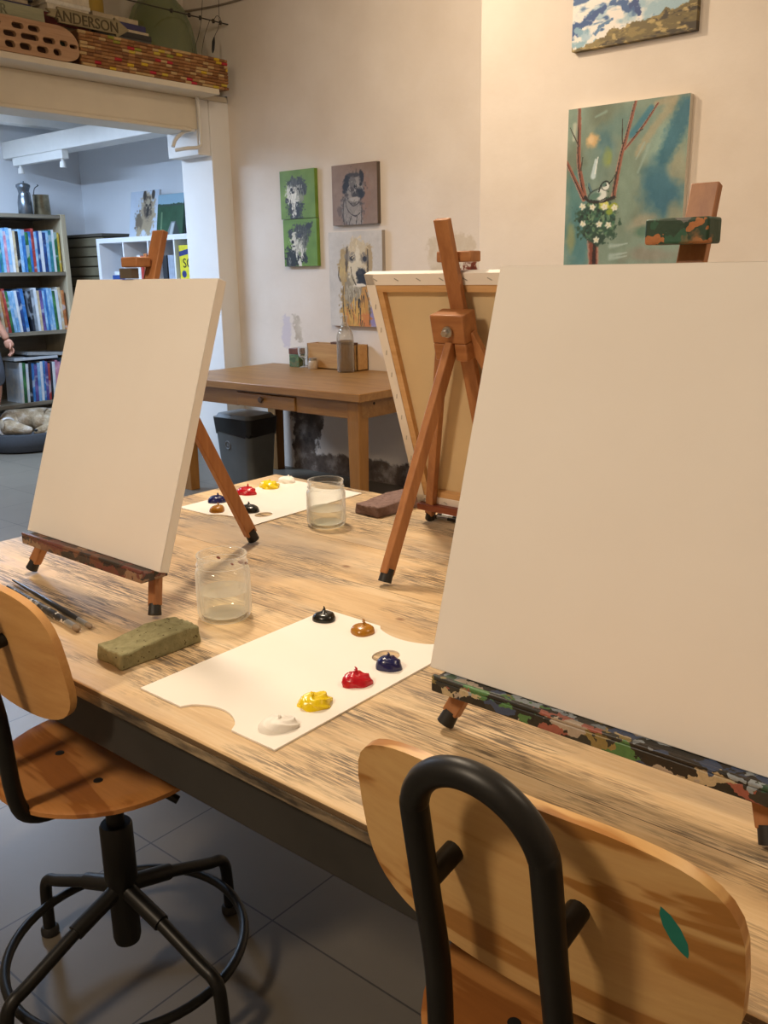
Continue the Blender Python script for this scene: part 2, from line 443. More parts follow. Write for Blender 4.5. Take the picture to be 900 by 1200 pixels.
MB().cyl((-.665, .80, .585), (-.665, .80, .66), .012, n=12).build('fixing_bolt', M_BLACKSTEEL, tb, smooth=True)

# ------------------------------------------------------------------ easels
M_EASEL = wood('easel_wood', '8f5a34', 'b27b4c', 2, 2.0, .45, stretch=9)
M_EASEL_X = wood('easel_wood_across', '8f5a34', 'b27b4c', 0, 2.0, .45, stretch=9)
M_RUBBER = plain('black_rubber', '1a1918', .55, var=.2)
M_STEEL = plain('zinc_steel', 'b9b9b6', .35, .9, var=.1)
def splatter(name, base, seed, cols, amount=.5, scale=40, stretch=2.2):
    t = NT(name)
    w_ = t.n('ShaderNodeTexNoise'); t.l(t.map((1, 1, 1), (seed, 0, 0)), w_.inputs['Vector']); w_.inputs['Scale'].default_value = scale*.8; w_.inputs['Detail'].default_value = 3
    sc = t.n('ShaderNodeVectorMath', operation='SCALE'); t.l(w_.outputs['Color'], sc.inputs[0]); sc.inputs['Scale'].default_value = .045
    ad = t.n('ShaderNodeVectorMath', operation='ADD'); t.l(t.co(), ad.inputs[0]); t.l(sc.outputs[0], ad.inputs[1])
    v = t.map((1/stretch, 1, 1), (seed*3.1, seed*1.7, seed), src=ad.outputs[0])
    nz = t.noise(scale*.4, 4, .6, v)
    vo = t.n('ShaderNodeTexVoronoi'); t.l(v, vo.inputs['Vector']); vo.inputs['Scale'].default_value = scale
    pick = t.sep(vo.outputs['Color'])[0]
    pal = t.ramp(pick, [(i/len(cols), c) for i, c in enumerate(cols)], 'CONSTANT')
    m = t.ramp(nz, [(.5-amount*.3, 0.0), (.58-amount*.3, 1.0)])
    col = t.mix(m, base, pal)
    col = t.mix(.25, col, t.ramp(t.noise(scale*3, 4, .7, v), [(.3, .2), (.7, .8)]), 'OVERLAY')
    t.color(col); t.set(.45); t.bump(nz, .6, .003)
    return t.m
TRAYCOL = ['2a2622', '6b4a38', '3a332c', 'c9b08a', '96604a', '4a5660', '211e1c', 'd8c8b4', '7a3028', '44423a']
M_TRAY_A = splatter('tray_paint_brown', '5a3a2a', 1, ['2a2320', '6a4232', '7a5440', '3a2f2c', '90745e', '6c3a34', '4a342c', '3c3434'], .6, 60, 3)
M_TRAY_B = splatter('tray_paint_mixed', '4a3a2a', 5, ['24241f', 'a89c8e', '2a4a38', '1f1f1c', '8a7a4a', '77808a', '30302c', '1c1c1a', '96584c', '3a4a6a', '26221e', 'b8a888', '4f7a48', '8f9aa4'], .85, 62, 2.4)
M_TRAY_C = wood('tray_red_wood', '6a2f1c', '8a4a2c', 0, 2, .45)
M_CLIP_B = splatter('clip_paint_green', '9a6a3e', 8, ['1f4a34', '24402e', '2c5a44', 'b0703f', '4a4a44', '1d3a2c', '6a6a66'], .5, 44)
M_CANVAS = None
def canvas_material():
    t = NT('primed_canvas')
    wv = t.n('ShaderNodeTexWave', wave_type='BANDS', bands_direction='X'); wv.inputs['Scale'].default_value = 260; t.l(t.co(), wv.inputs['Vector'])
    wz = t.n('ShaderNodeTexWave', wave_type='BANDS', bands_direction='Z'); wz.inputs['Scale'].default_value = 260; t.l(t.co(), wz.inputs['Vector'])
    t.color(t.ramp(t.noise(3), [(.3, 'ece6de'), (.7, 'f1ece5')])); t.set(.8, 0, .25)
    t.bump(t.math('ADD', wv.outputs['Fac'], wz.outputs['Fac']), .06, .0006); return t.m
M_CANVAS = canvas_material()
M_RAW = plain('raw_canvas_back', 'd8c29a', .85, var=.05, scale=6)
M_STRETCH = wood('stretcher_pine', 'c2935c', 'dcb482', 0, 2, .6)
LEAN = math.atan(.338)
def easel(name_label, cat, cx, y0, facing, z_tray=.075, canvas_w=.47, tray_w=.485, tray_mat=None, clip=None, mast_top=.728, tray_dx=0):
    """local frame: front (-y) side carries the canvas, back leg at +y"""
    rt = thing('tabletop_easel', name_label, cat, (cx, y0, TZ), 0 if facing < 0 else PI)
    ln = lambda z: .338*(z-.088)+.035       # y of the mast centre line at height z
    for s in (-1, 1):
        a = Vector((s*.035, .20, .50)); b = Vector((s*.217, .006, .024))
        lg = MB().bar(a, b, .024, .018, (0, 1, 0)).build('front_leg', M_EASEL, rt, bevel=.002)
        d = (b-a).normalized()
        MB().cyl(b-d*.004, b+d*.017, .0115, .013, 14).build('rubber_foot', M_RUBBER, lg, smooth=True)
    a = Vector((0, .215, .475)); b = Vector((0, .442, .024)); d = (b-a).normalized()
    lg = MB().bar(a, b, .030, .018, (1, 0, 0)).build('rear_leg', M_EASEL, rt, bevel=.002)
    MB().cyl(b-d*.012, b+d*.017, .0135, .0145, 14).build('rubber_foot', M_RUBBER, lg, smooth=True)
    # mast
    MB().bar((0, ln(.20), .20), (0, ln(mast_top), mast_top), .036, .014, (0, 1, 0)).build('mast', M_EASEL, rt, bevel=.0015)
    # head block with a notch for the rear leg
    hb = MB()
    M = Matrix.Translation((0, ln(.485)+.034, .495)) @ Matrix.Rotation(-LEAN*.75, 4, 'X')
    hb.box((-.042, -.024, -.012), (.042, .026, .05), M)
    hb.box((-.042, -.024, -.05), (-.012, .026, -.012), M).box((.012, -.024, -.05), (.042, .026, -.012), M)
    k = hb.build('head_block', M_EASEL_X, rt, bevel=.003)
    kb = MB(); c = M @ Vector((-.004 if facing > 0 else 0, .03, .016)); n = (M.to_3x3() @ Vector((0, 1, 0)))
    kb.cyl(c, c+n*.004, .012, n=14).cyl(c, c+n*.016, .007, n=6)
    kb.build('wing_bolt', M_STEEL, rt, smooth=True)
    # tray
    tr = MB().box((-tray_w/2+tray_dx, -.030, z_tray-.014), (tray_w/2+tray_dx, .030, z_tray+.004)).box((-tray_w/2+tray_dx, -.030, z_tray+.004), (tray_w/2+tray_dx, -.022, z_tray+.010))
    tr.build('tray', tray_mat, rt, bevel=.002)
    # top clip
    if clip:
        x0, x1, z0, z1, dep, cm = clip
        MB().box((x0, ln(z0)-.012-dep, z0), (x1, ln(z0)-.008, z1)).build('canvas_clip', cm, rt, bevel=.003)
    return rt, ln
def canvas_on(label, cx, y0, facing, w, h, zb, yb=0.0, dx=0, lean=LEAN, staples=False):
    """stretched canvas leaning on an easel; origin at the bottom centre of the front face"""
    s = -1 if facing < 0 else 1
    rt = thing('stretched_canvas', label, 'canvas')
    t = .019
    if True:
        mb = MB()
        # cloth wrapped round the bars: front, edges and a margin on the back
        mb.box((-w/2, 0, 0), (w/2, .0015, h))
        for lo, hi in (((-w/2, .0, 0), (-w/2+.0015, t, h)), ((w/2-.0015, 0, 0), (w/2, t, h)), ((-w/2, 0, 0), (w/2, t, .0015)), ((-w/2, 0, h-.0015), (w/2, t, h))): mb.box(lo, hi)
        m = .026
        for lo, hi in (((-w/2, t-.0005, 0), (-w/2+m, t+.001, h)), ((w/2-m, t-.0005, 0), (w/2, t+.001, h)), ((-w/2, t-.0005, 0), (w/2, t+.001, m)), ((-w/2, t-.0005, h-m), (w/2, t+.001, h))): mb.box(lo, hi)
        mb.build('cloth', M_CANVAS, rt, bevel=.0012)
        MB().box((-w/2+.02, .002, .02), (w/2-.02, .004, h-.02)).build('raw_back', M_RAW, rt)
        b = .042
        fr = MB()
        for lo, hi in (((-w/2+.002, .0045, .002), (-w/2+b, t-.001, h-.002)), ((w/2-b, .0045, .002), (w/2-.002, t-.001, h-.002)), ((-w/2+b, .0045, .002), (w/2-b, t-.001, b)), ((-w/2+b, .0045, h-b), (w/2-b, t-.001, h-.002))): fr.box(lo, hi)
        fr.build('stretcher_frame', M_STRETCH, rt)
        def stp(x, z, a):
            d = Vector((math.cos(a), 0, math.sin(a)))*.006; c = Vector((x, t+.0014, z)); MB().bar(c-d, c+d, .0016, .0012, (0, 1, 0)).build('staple', M_STEEL, rt)
        if staples:
            nx = int(w/.055)
            for i in range(nx):
                x = -w/2+.03+i*(w-.06)/(nx-1); stp(x, .013, .5); stp(x, h-.013, .5)
            nz = int(h/.06)
            for i in range(1, nz):
                z = .02+i*(h-.04)/nz; stp(-w/2+.013, z, 1.9); stp(w/2-.013, z, 1.9)
    rt.location = (cx+dx, y0+(yb if s < 0 else -yb), TZ+zb)
    q = Matrix.Rotation(0 if s < 0 else PI, 4, 'Z') @ Matrix.Rotation(-lean, 4, 'X')
    rt.rotation_euler = q.to_euler()
    return rt

E1, ln = easel('small wooden tabletop easel at the left end of the worktable, holding the narrower blank canvas', 'easel', -1.58, .931, -1, .095, .47, .424, M_TRAY_A, (-.052, .003, .644, .664, .030, M_EASEL_X), .714, .021)
MB().box((-.050, ln(.62)-.040, .622), (-.010, ln(.62)-.022, .642)).build('clip_jaw', plain('grey_jaw', '6d655a', .4, .4), [c for c in E1.children if c.name.startswith('canvas_clip')][0])
canvas_on('narrower blank white canvas on the left easel, its right edge showing', -1.58, .931, -1, .470, .552, .0995, -.001, .017, math.atan(.348))
E2, _ = easel('wooden tabletop easel at the front right with a thickly paint-crusted tray', 'easel', -.457, .931, -1, .084, .51, .450, M_TRAY_B, (-.046, .035, .655, .686, .038, M_CLIP_B))
canvas_on('large blank white canvas in the right foreground, front face towards the viewer', -.457, .931, -1, .498, .569, .0885, -.001, 0, math.atan(.303))
E3, _ = easel('wooden tabletop easel seen from behind at the far side of the worktable', 'easel', -1.131, 1.786, 1, .05, .47, .485, M_TRAY_C, (-.045, .042, .644, .666, .035, M_EASEL_X))
canvas_on('canvas turned away with stapled back and bare wooden stretcher bars showing', -1.141, 1.786, 1, .49, .605, .055, -.01, 0, LEAN, True)

# ------------------------------------------------------------------ palettes and paint
M_CARD = plain('white_palette_card', 'f1ebe2', .55, var=.02, scale=3)
def palette(label, loc, rz, flip=1, hole=(.075, .117)):
    W, H = .305, .425
    out = []
    def notch(x0, x1, y, d, s, n=14):
        for i in range(n+1):
            u = i/n; x = x0+(x1-x0)*u
            out.append((x, y+s*d*math.sin(PI*u)**.6))
    out.append((-W/2, -H/2)); notch(-.052, .064, -H/2, .034, 1); out.append((W/2, -H/2)); out.append((W/2, H/2)); notch(.115, -.018, H/2, .026, -1); out.append((-W/2, H/2))
    out = [(flip*x, y) for x, y in out]
    hl = [(flip*hole[0]+.022*math.cos(2*PI*i/24), hole[1]+.026*math.sin(2*PI*i/24)) for i in range(24)]
    me = plate(out, [hl], .003)
    o = finish('paint_palette', me, M_CARD, None, loc=loc, rot=(0, 0, rz))
    return tag(o, label, 'palette')
palette('white card palette in front near the table edge, holding six dabs of paint', (-.977, .949, TZ), 0)
palette('white card palette at the far left corner of the worktable behind the left easel', (-1.843, 1.69, TZ), PI, -1, (.098, .125))
def paint_mat(n, c, rough=.25): return plain(n, c, .5 if 'white' in n else rough, var=.05, spec=.6)
PAINTS = {'white': 'f4f0e8', 'yellow': 'f2d410', 'red': 'b8071f', 'blue': '10144e', 'ochre': 'a8701a', 'black': '10120f'}
def blob(color, label, x, y, r=.02, h=.019, peak=.010, seed=0, fold=0):
    rnd = random.Random(seed); n, m = 28, 12; vs = []; fs = []
    ph = rnd.random()*6; el = 1+.22*rnd.random(); pk = (rnd.uniform(-.25, .25)*r, rnd.uniform(-.1, .25)*r)
    for j in range(m+1):
        u = j/m
        for k in range(n):
            a = 2*PI*k/n
            rr = r*math.cos(u*PI/2)**.62*(1+.08*math.sin(2*a+ph)+.05*math.sin(3*a+2*ph)+fold*.10*math.sin(5*a+9*u+ph))
            z = h*math.sin(u*PI/2)**.85 if j else 0
            rise = max(0, 1-math.hypot(rr*math.cos(a)-pk[0]*.5, rr*math.sin(a)-pk[1]*.5)/(r*.42))
            z += peak*rise**3+fold*.0022*math.sin(4*a+12*u+ph)*math.sin(PI*u)
            sk = u*u
            vs.append((rr*math.cos(a)*el+pk[0]*sk, rr*math.sin(a)+pk[1]*sk, z))
    for j in range(m):
        for k in range(n): fs.append((j*n+k, j*n+(k+1) % n, (j+1)*n+(k+1) % n, (j+1)*n+k))
    fs.append(tuple(m*n+k for k in range(n))); fs.append(tuple(range(n-1, -1, -1)))
    mb = MB().add(vs, fs)
    # curled tip left by the tube
    if peak > 0:
        mb.tube(smooth_path([(pk[0], pk[1], h+peak*.55), (pk[0]+.001, pk[1], h+peak*.9), (pk[0]-.0015, pk[1]+.002, h+peak*1.25)], 4), [.0032-.00033*i for i in range(9)], 8)
    o = mb.build('paint_dab', paint_mat('paint_'+color, PAINTS[color]), smooth=True, loc=(x, y, TZ+.003), rot=(0, 0, R(40)+rnd.uniform(-.4, .4)))
    tag(o, label, 'paint')
for c, x, y, sd, r, h, pk, fo in (('white', -.868, .784, 1, .023, .013, .004, .6), ('yellow', -.873, .867, 2, .022, .014, .006, 1), ('red', -.871, .958, 3, .020, .017, .008, .7), ('blue', -.868, 1.034, 4, .0195, .019, .006, .4), ('ochre', -1.0, 1.118, 5, .019, .014, .008, .1), ('black', -1.098, 1.122, 6, .020, .014, .009, .1)):
    blob(c, 'dab of %s paint on the front palette nearest the table edge' % c, x, y, r, h, pk, sd, fo)
for c, x, y, sd, r, h, pk, fo in (('white', -1.972, 1.872, 11, .023, .017, .004, .6), ('yellow', -1.965, 1.792, 12, .027, .019, .005, 1), ('red', -1.958, 1.695, 13, .024, .020, .008, .7), ('blue', -1.955, 1.58, 14, .021, .018, .006, .4), ('ochre', -1.875, 1.515, 15, .022, .016, .006, .1), ('black', -1.802, 1.565, 16, .025, .018, .007, .1)):
    blob(c, 'dab of %s paint on the far palette behind the left easel' % c, x, y, r, h, pk, sd, fo)

# ------------------------------------------------------------------ jars, sponges, brushes
M_GLASS = glass('clear_glass', (253, 254, 253), .02, 1.5, .022, (246, 246, 242))
def water_mat():
    return glass('water', (252, 252, 249), .02, 1.4, .03, (236, 234, 224))
def jar(label, loc, r=.051, h=.126, wl=.055, scum=False):
    rt = thing('glass_jar', label, 'jar', loc)
    t = .003
    out = [(.0, .0), (r*.80, .0), (r*.93, .004), (r, .014), (r, h*.72), (r*.97, h*.77), (r*.90, h*.80), (r*.90, h*.83), (r*.945, h*.845), (r*.945, h*.86), (r*.90, h*.875), (r*.90, h*.965), (r*.93, h*.98), (r*.92, h)]
    inn = [(r*.87, h), (r*.86, h*.87), (r*.86, h*.80), (r*.94, h*.74), (r-t, h*.70), (r-t, .018), (r*.8, .009), (0, .008)]
    MB().lathe(out+inn, n=40).build('jar_body', M_GLASS, rt, smooth=True)
    MB().lathe([(0, .0085), (r*.79, .0092), (r-t-.0004, .019), (r-t-.0004, wl), (0, wl)], n=40).build('water', water_mat(), rt, smooth=True)
    if scum:
        mb = MB()
        for a, z, w_ in ((1.2, h*.80, .011), (1.55, h*.77, .007), (2.0, h*.72, .005), (.6, h*.86, .006), (2.6, h*.83, .006)):
            c = Vector((r*.862*math.cos(a), r*.862*math.sin(a), z))
            mb.sphere(tuple(c*.0+Vector((r*.85*math.cos(a), r*.85*math.sin(a), z))), (w_, .0012, w_*.45), 10, 6)
        mb.build('paint_smears', plain('dried_red_paint', '7a3526', .6), rt, smooth=True)
    return rt
jar('glass jar of water beside the green sponge, red paint smears under its rim', (-1.262, 1.022, TZ), scum=True)
jar('glass jar of clear water on the far part of the worktable beside the mauve sponge', (-1.545, 1.60, TZ), .050, .120, .045)
def sponge(name, label, loc, rz, L, W, H, mat, sag, seed):
    n, m, k = 26, 12, 5; rnd = random.Random(seed); bm = bmesh.new()
    bmesh.ops.create_cube(bm, size=1); bmesh.ops.subdivide_edges(bm, edges=bm.edges[:], cuts=9, use_grid_fill=True)
    for v in bm.verts:
        u, q, z = v.co.x, v.co.y, v.co.z
        v.co.x = u*W*(1+.03*math.sin(q*9+seed)); v.co.y = q*L*(1+.02*math.sin(u*7+z*4))
        top = (z+.5)
        v.co.z = top*H*(1+sag*math.sin(q*5.2+.6)+.04*math.sin(u*6))+(.0012*math.sin(q*40+u*30)*top)
    me = bpy.data.meshes.new(name); bm.to_mesh(me); bm.free()
    o = finish(name, me, mat, None, bevel=.003, loc=loc, rot=(0, 0, rz))
    return tag(o, label, 'sponge')
def sponge_mat(name, a, b, dot):
    t = NT(name); c = t.ramp(t.noise(60, 5), [(.3, a), (.7, b)])
    vo = t.n('ShaderNodeTexVoronoi'); t.l(t.co(), vo.inputs['Vector']); vo.inputs['Scale'].default_value = 150
    sp = t.math('MULTIPLY', t.ramp(vo.outputs['Distance'], [(.16, 1.0), (.30, 0.0)]), t.ramp(t.noise(70, 2), [(.5, 0.0), (.6, 1.0)]))
    c = t.mix(sp, c, dot); t.color(c); t.set(.9, 0, .2); t.bump(t.math('SUBTRACT', t.noise(160, 3), sp), .7, .002); return t.m
sponge('cleaning_sponge', 'speckled olive green sponge block at the front edge of the worktable', (-1.243, .838, TZ), R(-3), .158, .076, .031, sponge_mat('green_sponge', '7c7858', '989370', '4a3a26'), .13, 1)
sponge('cleaning_sponge', 'mauve grey sponge block on the worktable below the turned-away canvas', (-1.515, 1.832, TZ), R(-4), .205, .088, .031, sponge_mat('mauve_sponge', '755e58', '8f766e', '4e3c36'), .12, 2)
M_BRUSH_BLACK = plain('black_lacquer', '1b1a19', .3, var=.2)
M_BRUSH_GREY = splatter('painty_handle', '2a2826', 3, ['2a2826', '8c8a86', '1d1c1b', 'c8c4bc', '3a3836'], .35, 70)
def brush(label, a, b, r, mat, tipmat, cat='paintbrush', taper=.35):
    a, b = Vector(a), Vector(b); rt = thing('paintbrush', label, cat, a)
    d = b-a; L = d.length
    rt.rotation_euler = d.to_track_quat('X', 'Z').to_euler()
    prof = [(0, taper), (.35, .8), (.7, 1.0), (.85, .75)]
    MB().tube([(u*L, 0, 0) for u, _ in prof], [r*v for _, v in prof], 12).build('handle', mat, rt, smooth=True)
    MB().tube([(.85*L, 0, 0), (.95*L, 0, 0)], [r*.8, r*.85], 12).build('ferrule', M_STEEL, rt, smooth=True)
    MB().tube([(.95*L, 0, 0), (.98*L, 0, 0), (L, 0, 0)], [r*.85, r*.9, r*.35], 10).build('bristles', tipmat, rt, smooth=True)
    return rt
M_BRIS_P = plain('stiff_bristle', '857562', .8); M_BRIS_D = plain('dark_bristle', '3a2c22', .8)
brush('thin dark paintbrush behind the green sponge, the farther of the two there', (-1.775, .872, TZ+.006), (-1.405, .826, TZ+.006), .0058, M_BRUSH_BLACK, M_BRIS_P)
brush('paint-stained thicker paintbrush behind the green sponge, the nearer of the two there', (-1.74, .842, TZ+.008), (-1.409, .803, TZ+.008), .0078, M_BRUSH_GREY, M_BRIS_P)
brush('dark paintbrush under the turned-away easel, the farther of two', (-1.02, 1.835, TZ+.007), (-1.365, 1.833, TZ+.007), .0065, M_BRUSH_BLACK, M_BRIS_D, taper=.7)
brush('dark paintbrush under the turned-away easel, the nearer of two', (-1.02, 1.80, TZ+.007), (-1.365, 1.812, TZ+.007), .0065, M_BRUSH_BLACK, M_BRIS_D, taper=.7)

# ------------------------------------------------------------------ chairs
M_PLYBACK = None
def ply_mat(name, a, b, c, axis, seed, stain=False, contrast=.5):
    t = NT(name); sc = [15, 15, 15]; sc[axis] = 2.6
    v = t.map(tuple(sc), (seed, seed*.7, seed*1.3), (0, R(8), 0))
    f = t.noise(1.0, 3, .5, v, .7)
    col = t.ramp(f, [(.0, a), (.40, b), (.50, a), (.545, c), (.66, c), (.72, b)])
    fine = t.noise(1, 3, .6, t.map((120 if axis != 0 else 4, 120, 120 if axis != 2 else 4)))
    col = t.mix(.10, col, t.ramp(fine, [(.35, .2), (.65, .8)]), 'OVERLAY')
    t.color(col); t.set(.42, 0, .4); return t.m
M_PLY = ply_mat('pine_plywood_bold', 'cfa266', 'd4aa6e', 'ab763a', 0, 2.3)
M_PLY2 = wood('pine_plywood_fine', 'c0894e', 'd8a768', 0, 1.6, .42, stretch=10)
M_SEAT = ply_mat('pine_seat', 'b57a42', 'bd8249', '9a602e', 0, 4.1)
M_PLYEDGE = plain('plywood_edge', 'c79a66', .5, var=.1, scale=60)
M_TUBE = plain('matt_black_tube', '191816', .42, .3, var=.25, scale=14)
def bent_plate(outline, thick, bend, M, nseg=26, zsag=0):
    """plate from an outline (local x, z) bent about z; y is thickness. Returns MB"""
    xs = [p[0] for p in outline]; x0, x1 = min(xs), max(xs)
    # slice in columns for a smooth bend
    cols = []
    poly = outline
    for i in range(nseg+1):
        x = x0+(x1-x0)*(.5-.5*math.cos(PI*i/nseg)); x = min(max(x, x0+1e-5), x1-1e-5); zs = []
        for k in range(len(poly)):
            a, b = poly[k], poly[(k+1) % len(poly)]
            if (a[0]-x)*(b[0]-x) <= 0 and a[0] != b[0]: zs.append(a[1]+(b[1]-a[1])*(x-a[0])/(b[0]-a[0]))
        cols.append((x, min(zs), max(zs)))
    mz = 6; vs = []; fs = []
    def pt(x, z, s):
        y = bend*(x/(x1-x0)*2)**2
        return (x, y+s*thick, z)
    for s in (0, 1):
        for (x, a, b) in cols:
            for j in range(mz+1): vs.append(pt(x, a+(b-a)*j/mz, s))
    K = mz+1; N = len(cols)*K
    for i in range(nseg):
        for j in range(mz):
            a = i*K+j; fs.append((a, a+1, a+K+1, a+K)); fs.append((N+a, N+a+K, N+a+K+1, N+a+1))
    for i in range(nseg):
        a = i*K; fs.append((a, a+K, N+a+K, N+a)); a = i*K+mz; fs.append((a, N+a, N+a+K, a+K))
    for i in (0, nseg):
        for j in range(mz):
            a = i*K+j; q = (a, N+a, N+a+1, a+1); fs.append(q if i == 0 else q[::-1])
    return MB().add(vs, fs, M)
def chair(label, cx, cy, rz, backmat, seatmat, seat_z=.522, legs=(92, 4, 273, 186), swivel=0, back_dx=0):
    """local: user faces +y, backrest on the -y side, origin on the floor under the seat column"""
    rt = thing('swivel_chair', label, 'chair', (cx, cy, 0), rz)
    yb = -.185                              # backrest plane (local y) at mid height
    # backrest, rounded plywood panel, tilted back
    zc = .805; lean = R(10)
    M = Matrix.Translation((back_dx, yb, zc)) @ Matrix.Rotation(lean, 4, 'X')
    W, H = .418, .240
    out = []
    for i in range(48):
        a = 2*PI*i/48; c, s = math.cos(a), math.sin(a); p = 3.6
        out.append((W/2*math.copysign(abs(c)**(2/p), c), H/2*math.copysign(abs(s)**(2/p), s)))
    bk = bent_plate(out, .012, .022, M).build('backrest', backmat, rt, smooth=True)
    # hoop
    hw = .068; hy = -.045
    T = lambda x, y, z: Vector((back_dx, yb, zc)) + Matrix.Rotation(lean, 3, 'X') @ Vector((x, y, z))
    path = []
    ztop = .174; arc = [(hw*math.cos(PI*i/14), ztop-hw+hw*math.sin(PI*i/14)*1.0) for i in range(15)]
    low = seat_z-.03
    left = [T(-hw, hy, ztop-hw), T(-hw, hy, .0), T(-hw, hy+.004, -.13)]
    def down(s):
        p = T(s*hw, hy, -.13); q = Vector((s*hw+back_dx, p.y+.004, low+.055))
        return [q, Vector((s*hw+back_dx, q.y+.024, low+.012)), Vector((s*hw+back_dx, q.y+.08, low)), Vector((s*hw*.9, -.03, low)), Vector((s*hw*.8, .06, low))]
    pts = list(reversed(down(1)))+[T(hw, hy, -.10), T(hw, hy, 0)]+[T(x, hy, z) for x, z in arc]+[T(-hw, hy, 0), T(-hw, hy, -.10)]+down(-1)
    MB().tube(smooth_path(pts, 4), .0138, 14).build('back_hoop', M_TUBE, rt, smooth=True)
    for s in (-1, 1):
        MB().cyl(T(s*hw, hy, .02), T(s*hw, .008, .02), .0115, n=14).build('back_peg', M_TUBE, rt, smooth=True)
    # seat: round, slightly dished
    n = 40; prof = [(0, -.006), (.10, -.004), (.16, .0), (.195, .004), (.202, .0), (.202, -.008), (.195, -.012), (.10, -.017), (0, -.018)]
    MB().lathe(prof, (0, 0, seat_z), n).build('seat', seatmat, rt, smooth=True)
    for x, y in ((-.07, -.06), (.07, -.06), (-.07, .07), (.07, .07)): MB().lathe([(.009, 0), (.008, .0025), (0, .003)], (x, y, seat_z-.0055), 14).build('seat_screw', M_BLACKSTEEL, rt, smooth=True)
    MB().box((-.085, -.07, low-.004), (.085, .09, low+.012)).build('seat_bracket', M_TUBE, rt, bevel=.004)
    lv = smooth_path([(.03, .02, low-.008), (.09, .03, low-.016), (.130, .06, low-.045)], 4)
    MB().tube(lv, [.006]*6+[.008]*3, 10).build('height_lever', M_TUBE, rt, smooth=True)
    for c_ in rt.children: c_.rotation_euler = (0, 0, swivel)
    cl = MB().lathe([(.017, low), (.017, .371), (.028, .371), (.031, .366), (.031, .25), (.027, .24), (.027, .120), (.024, .108), (.0, .108)], n=28)
    cl.build('column', M_TUBE, rt, smooth=True)
    rr = .262
    for a in legs:
        d = Vector((math.cos(R(a)), math.sin(R(a)), 0))
        P = [d*.02+Vector((0, 0, .226)), d*.10+Vector((0, 0, .200)), d*(rr-.05)+Vector((0, 0, .155)), d*(rr-.020)+Vector((0, 0, .145)), d*(rr-.005)+Vector((0, 0, .125)), d*rr+Vector((0, 0, .08)), d*(rr+.002)+Vector((0, 0, .012))]
        lg = MB().tube(smooth_path(P, 5), .0125, 12)
        lg.tube([d*.02+Vector((0, 0, .226)), d*.11+Vector((0, 0, .1965))], .0165, 12)
        l = lg.build('leg', M_TUBE, rt, smooth=True)
        MB().lathe([(.016, 0), (.019, .003), (.019, .014), (.015, .02), (.0, .02)], tuple(d*(rr+.002)), 16).build('foot_glide', M_RUBBER, l, smooth=True)
    ring = [(rr*.87*math.cos(2*PI*i/56), rr*.87*math.sin(2*PI*i/56), .100) for i in range(56)]
    MB().tube(ring, .0095, 12, closed=True).build('foot_ring', M_TUBE, rt, smooth=True)
    return rt, bk, T
C1, bk1, T1 = chair('black steel swivel chair with boldly grained plywood back in the right foreground', -.380, .815, 0, M_PLY, M_SEAT)
# streak of dried turquoise paint on that back
st = MB()
for i in range(9):
    u = i/8
prof = [(.0, .0), (.15, .0045), (.4, .007), (.7, .0065), (.9, .003), (1.0, .0)]
vs = []; 
for u, ww in prof:
    x, z = .142+.022*u, .060-.050*u
    for s in (-1, 1):
        xx = x+s*ww; y = .022*(xx/.41*2)**2-.0006; vs.append(tuple((T1(xx, y, z+s*ww*.25))))
st.add(vs, [(2*i, 2*i+1, 2*i+3, 2*i+2) for i in range(len(prof)-1)])
o = st.build('paint_streak', plain('turquoise_paint', '1f7a6a', .5), C1)
o['label'] = 'streak of dried turquoise paint'
chair('black steel swivel chair pushed in by the green sponge, its foot ring in view', -1.368, .810, 0, M_PLY2, M_SEAT, swivel=R(-3.5), back_dx=-.006)

# ------------------------------------------------------------------ side desk by the back wall
M_OAK = wood('desk_oak', '845a2c', 'a67a42', 0, 1.4, .42, stretch=10)
M_OAK_Z = wood('desk_oak_upright', '8a5e2c', 'a4743a', 2, 1.4, .5, stretch=9)
DX0, DX1, DY0, DY1 = -4.80, -3.14, 3.53, 4.475
dk = thing('side_desk', 'brown wooden desk with a drawer standing against the back wall under the dog paintings', 'desk')
MB().box((DX0, DY0, .705), (DX1, DY1, .75)).build('desktop', M_OAK, dk, bevel=.004)
MB().box((DX0+.05, DY0+.045, .605), (-4.16, DY0+.07, .705)).box((-3.66, DY0+.045, .605), (DX1-.05, DY0+.07, .705)).box((-4.16, DY0+.045, .690), (-3.66, DY0+.07, .705)).box((-4.16, DY0+.06, .605), (-3.66, DY0+.07, .69)).box((DX0+.05, DY1-.07, .605), (DX1-.05, DY1-.045, .705)).box((DX0+.045, DY0+.07, .605), (DX0+.07, DY1-.07, .705)).box((DX1-.07, DY0+.07, .605), (DX1-.045, DY1-.07, .705)).build('apron', M_OAK, dk, bevel=.002)
dr = MB().box((-4.155, DY0+.034, .610), (-3.665, DY0+.059, .688)).build('drawer', M_OAK, dk, bevel=.003)
MB().tube([(-3.93, DY0+.034, .66), (-3.93, DY0+.022, .66), (-3.93, DY0+.018, .66), (-3.93, DY0+.008, .66)], [.008, .009, .019, .015], 16).build('knob', plain('dark_knob', '4a3422', .4), dr, smooth=True)
for x in (DX0+.045, DX1-.13):
    for y in (DY0+.04, DY1-.125):
        MB().bar((x+.0425, y+.0425, 0), (x+.0425, y+.0425, .705), .07, .07, (0, 1, 0), .085, .085).build('leg', M_OAK_Z, dk, bevel=.003)
MB().cyl((DX1-.046, 3.70, .68), (DX1-.043, 3.70, .68), .008, n=12).build('peg_hole', plain('dark_hole', '2a1c12', .8), dk)

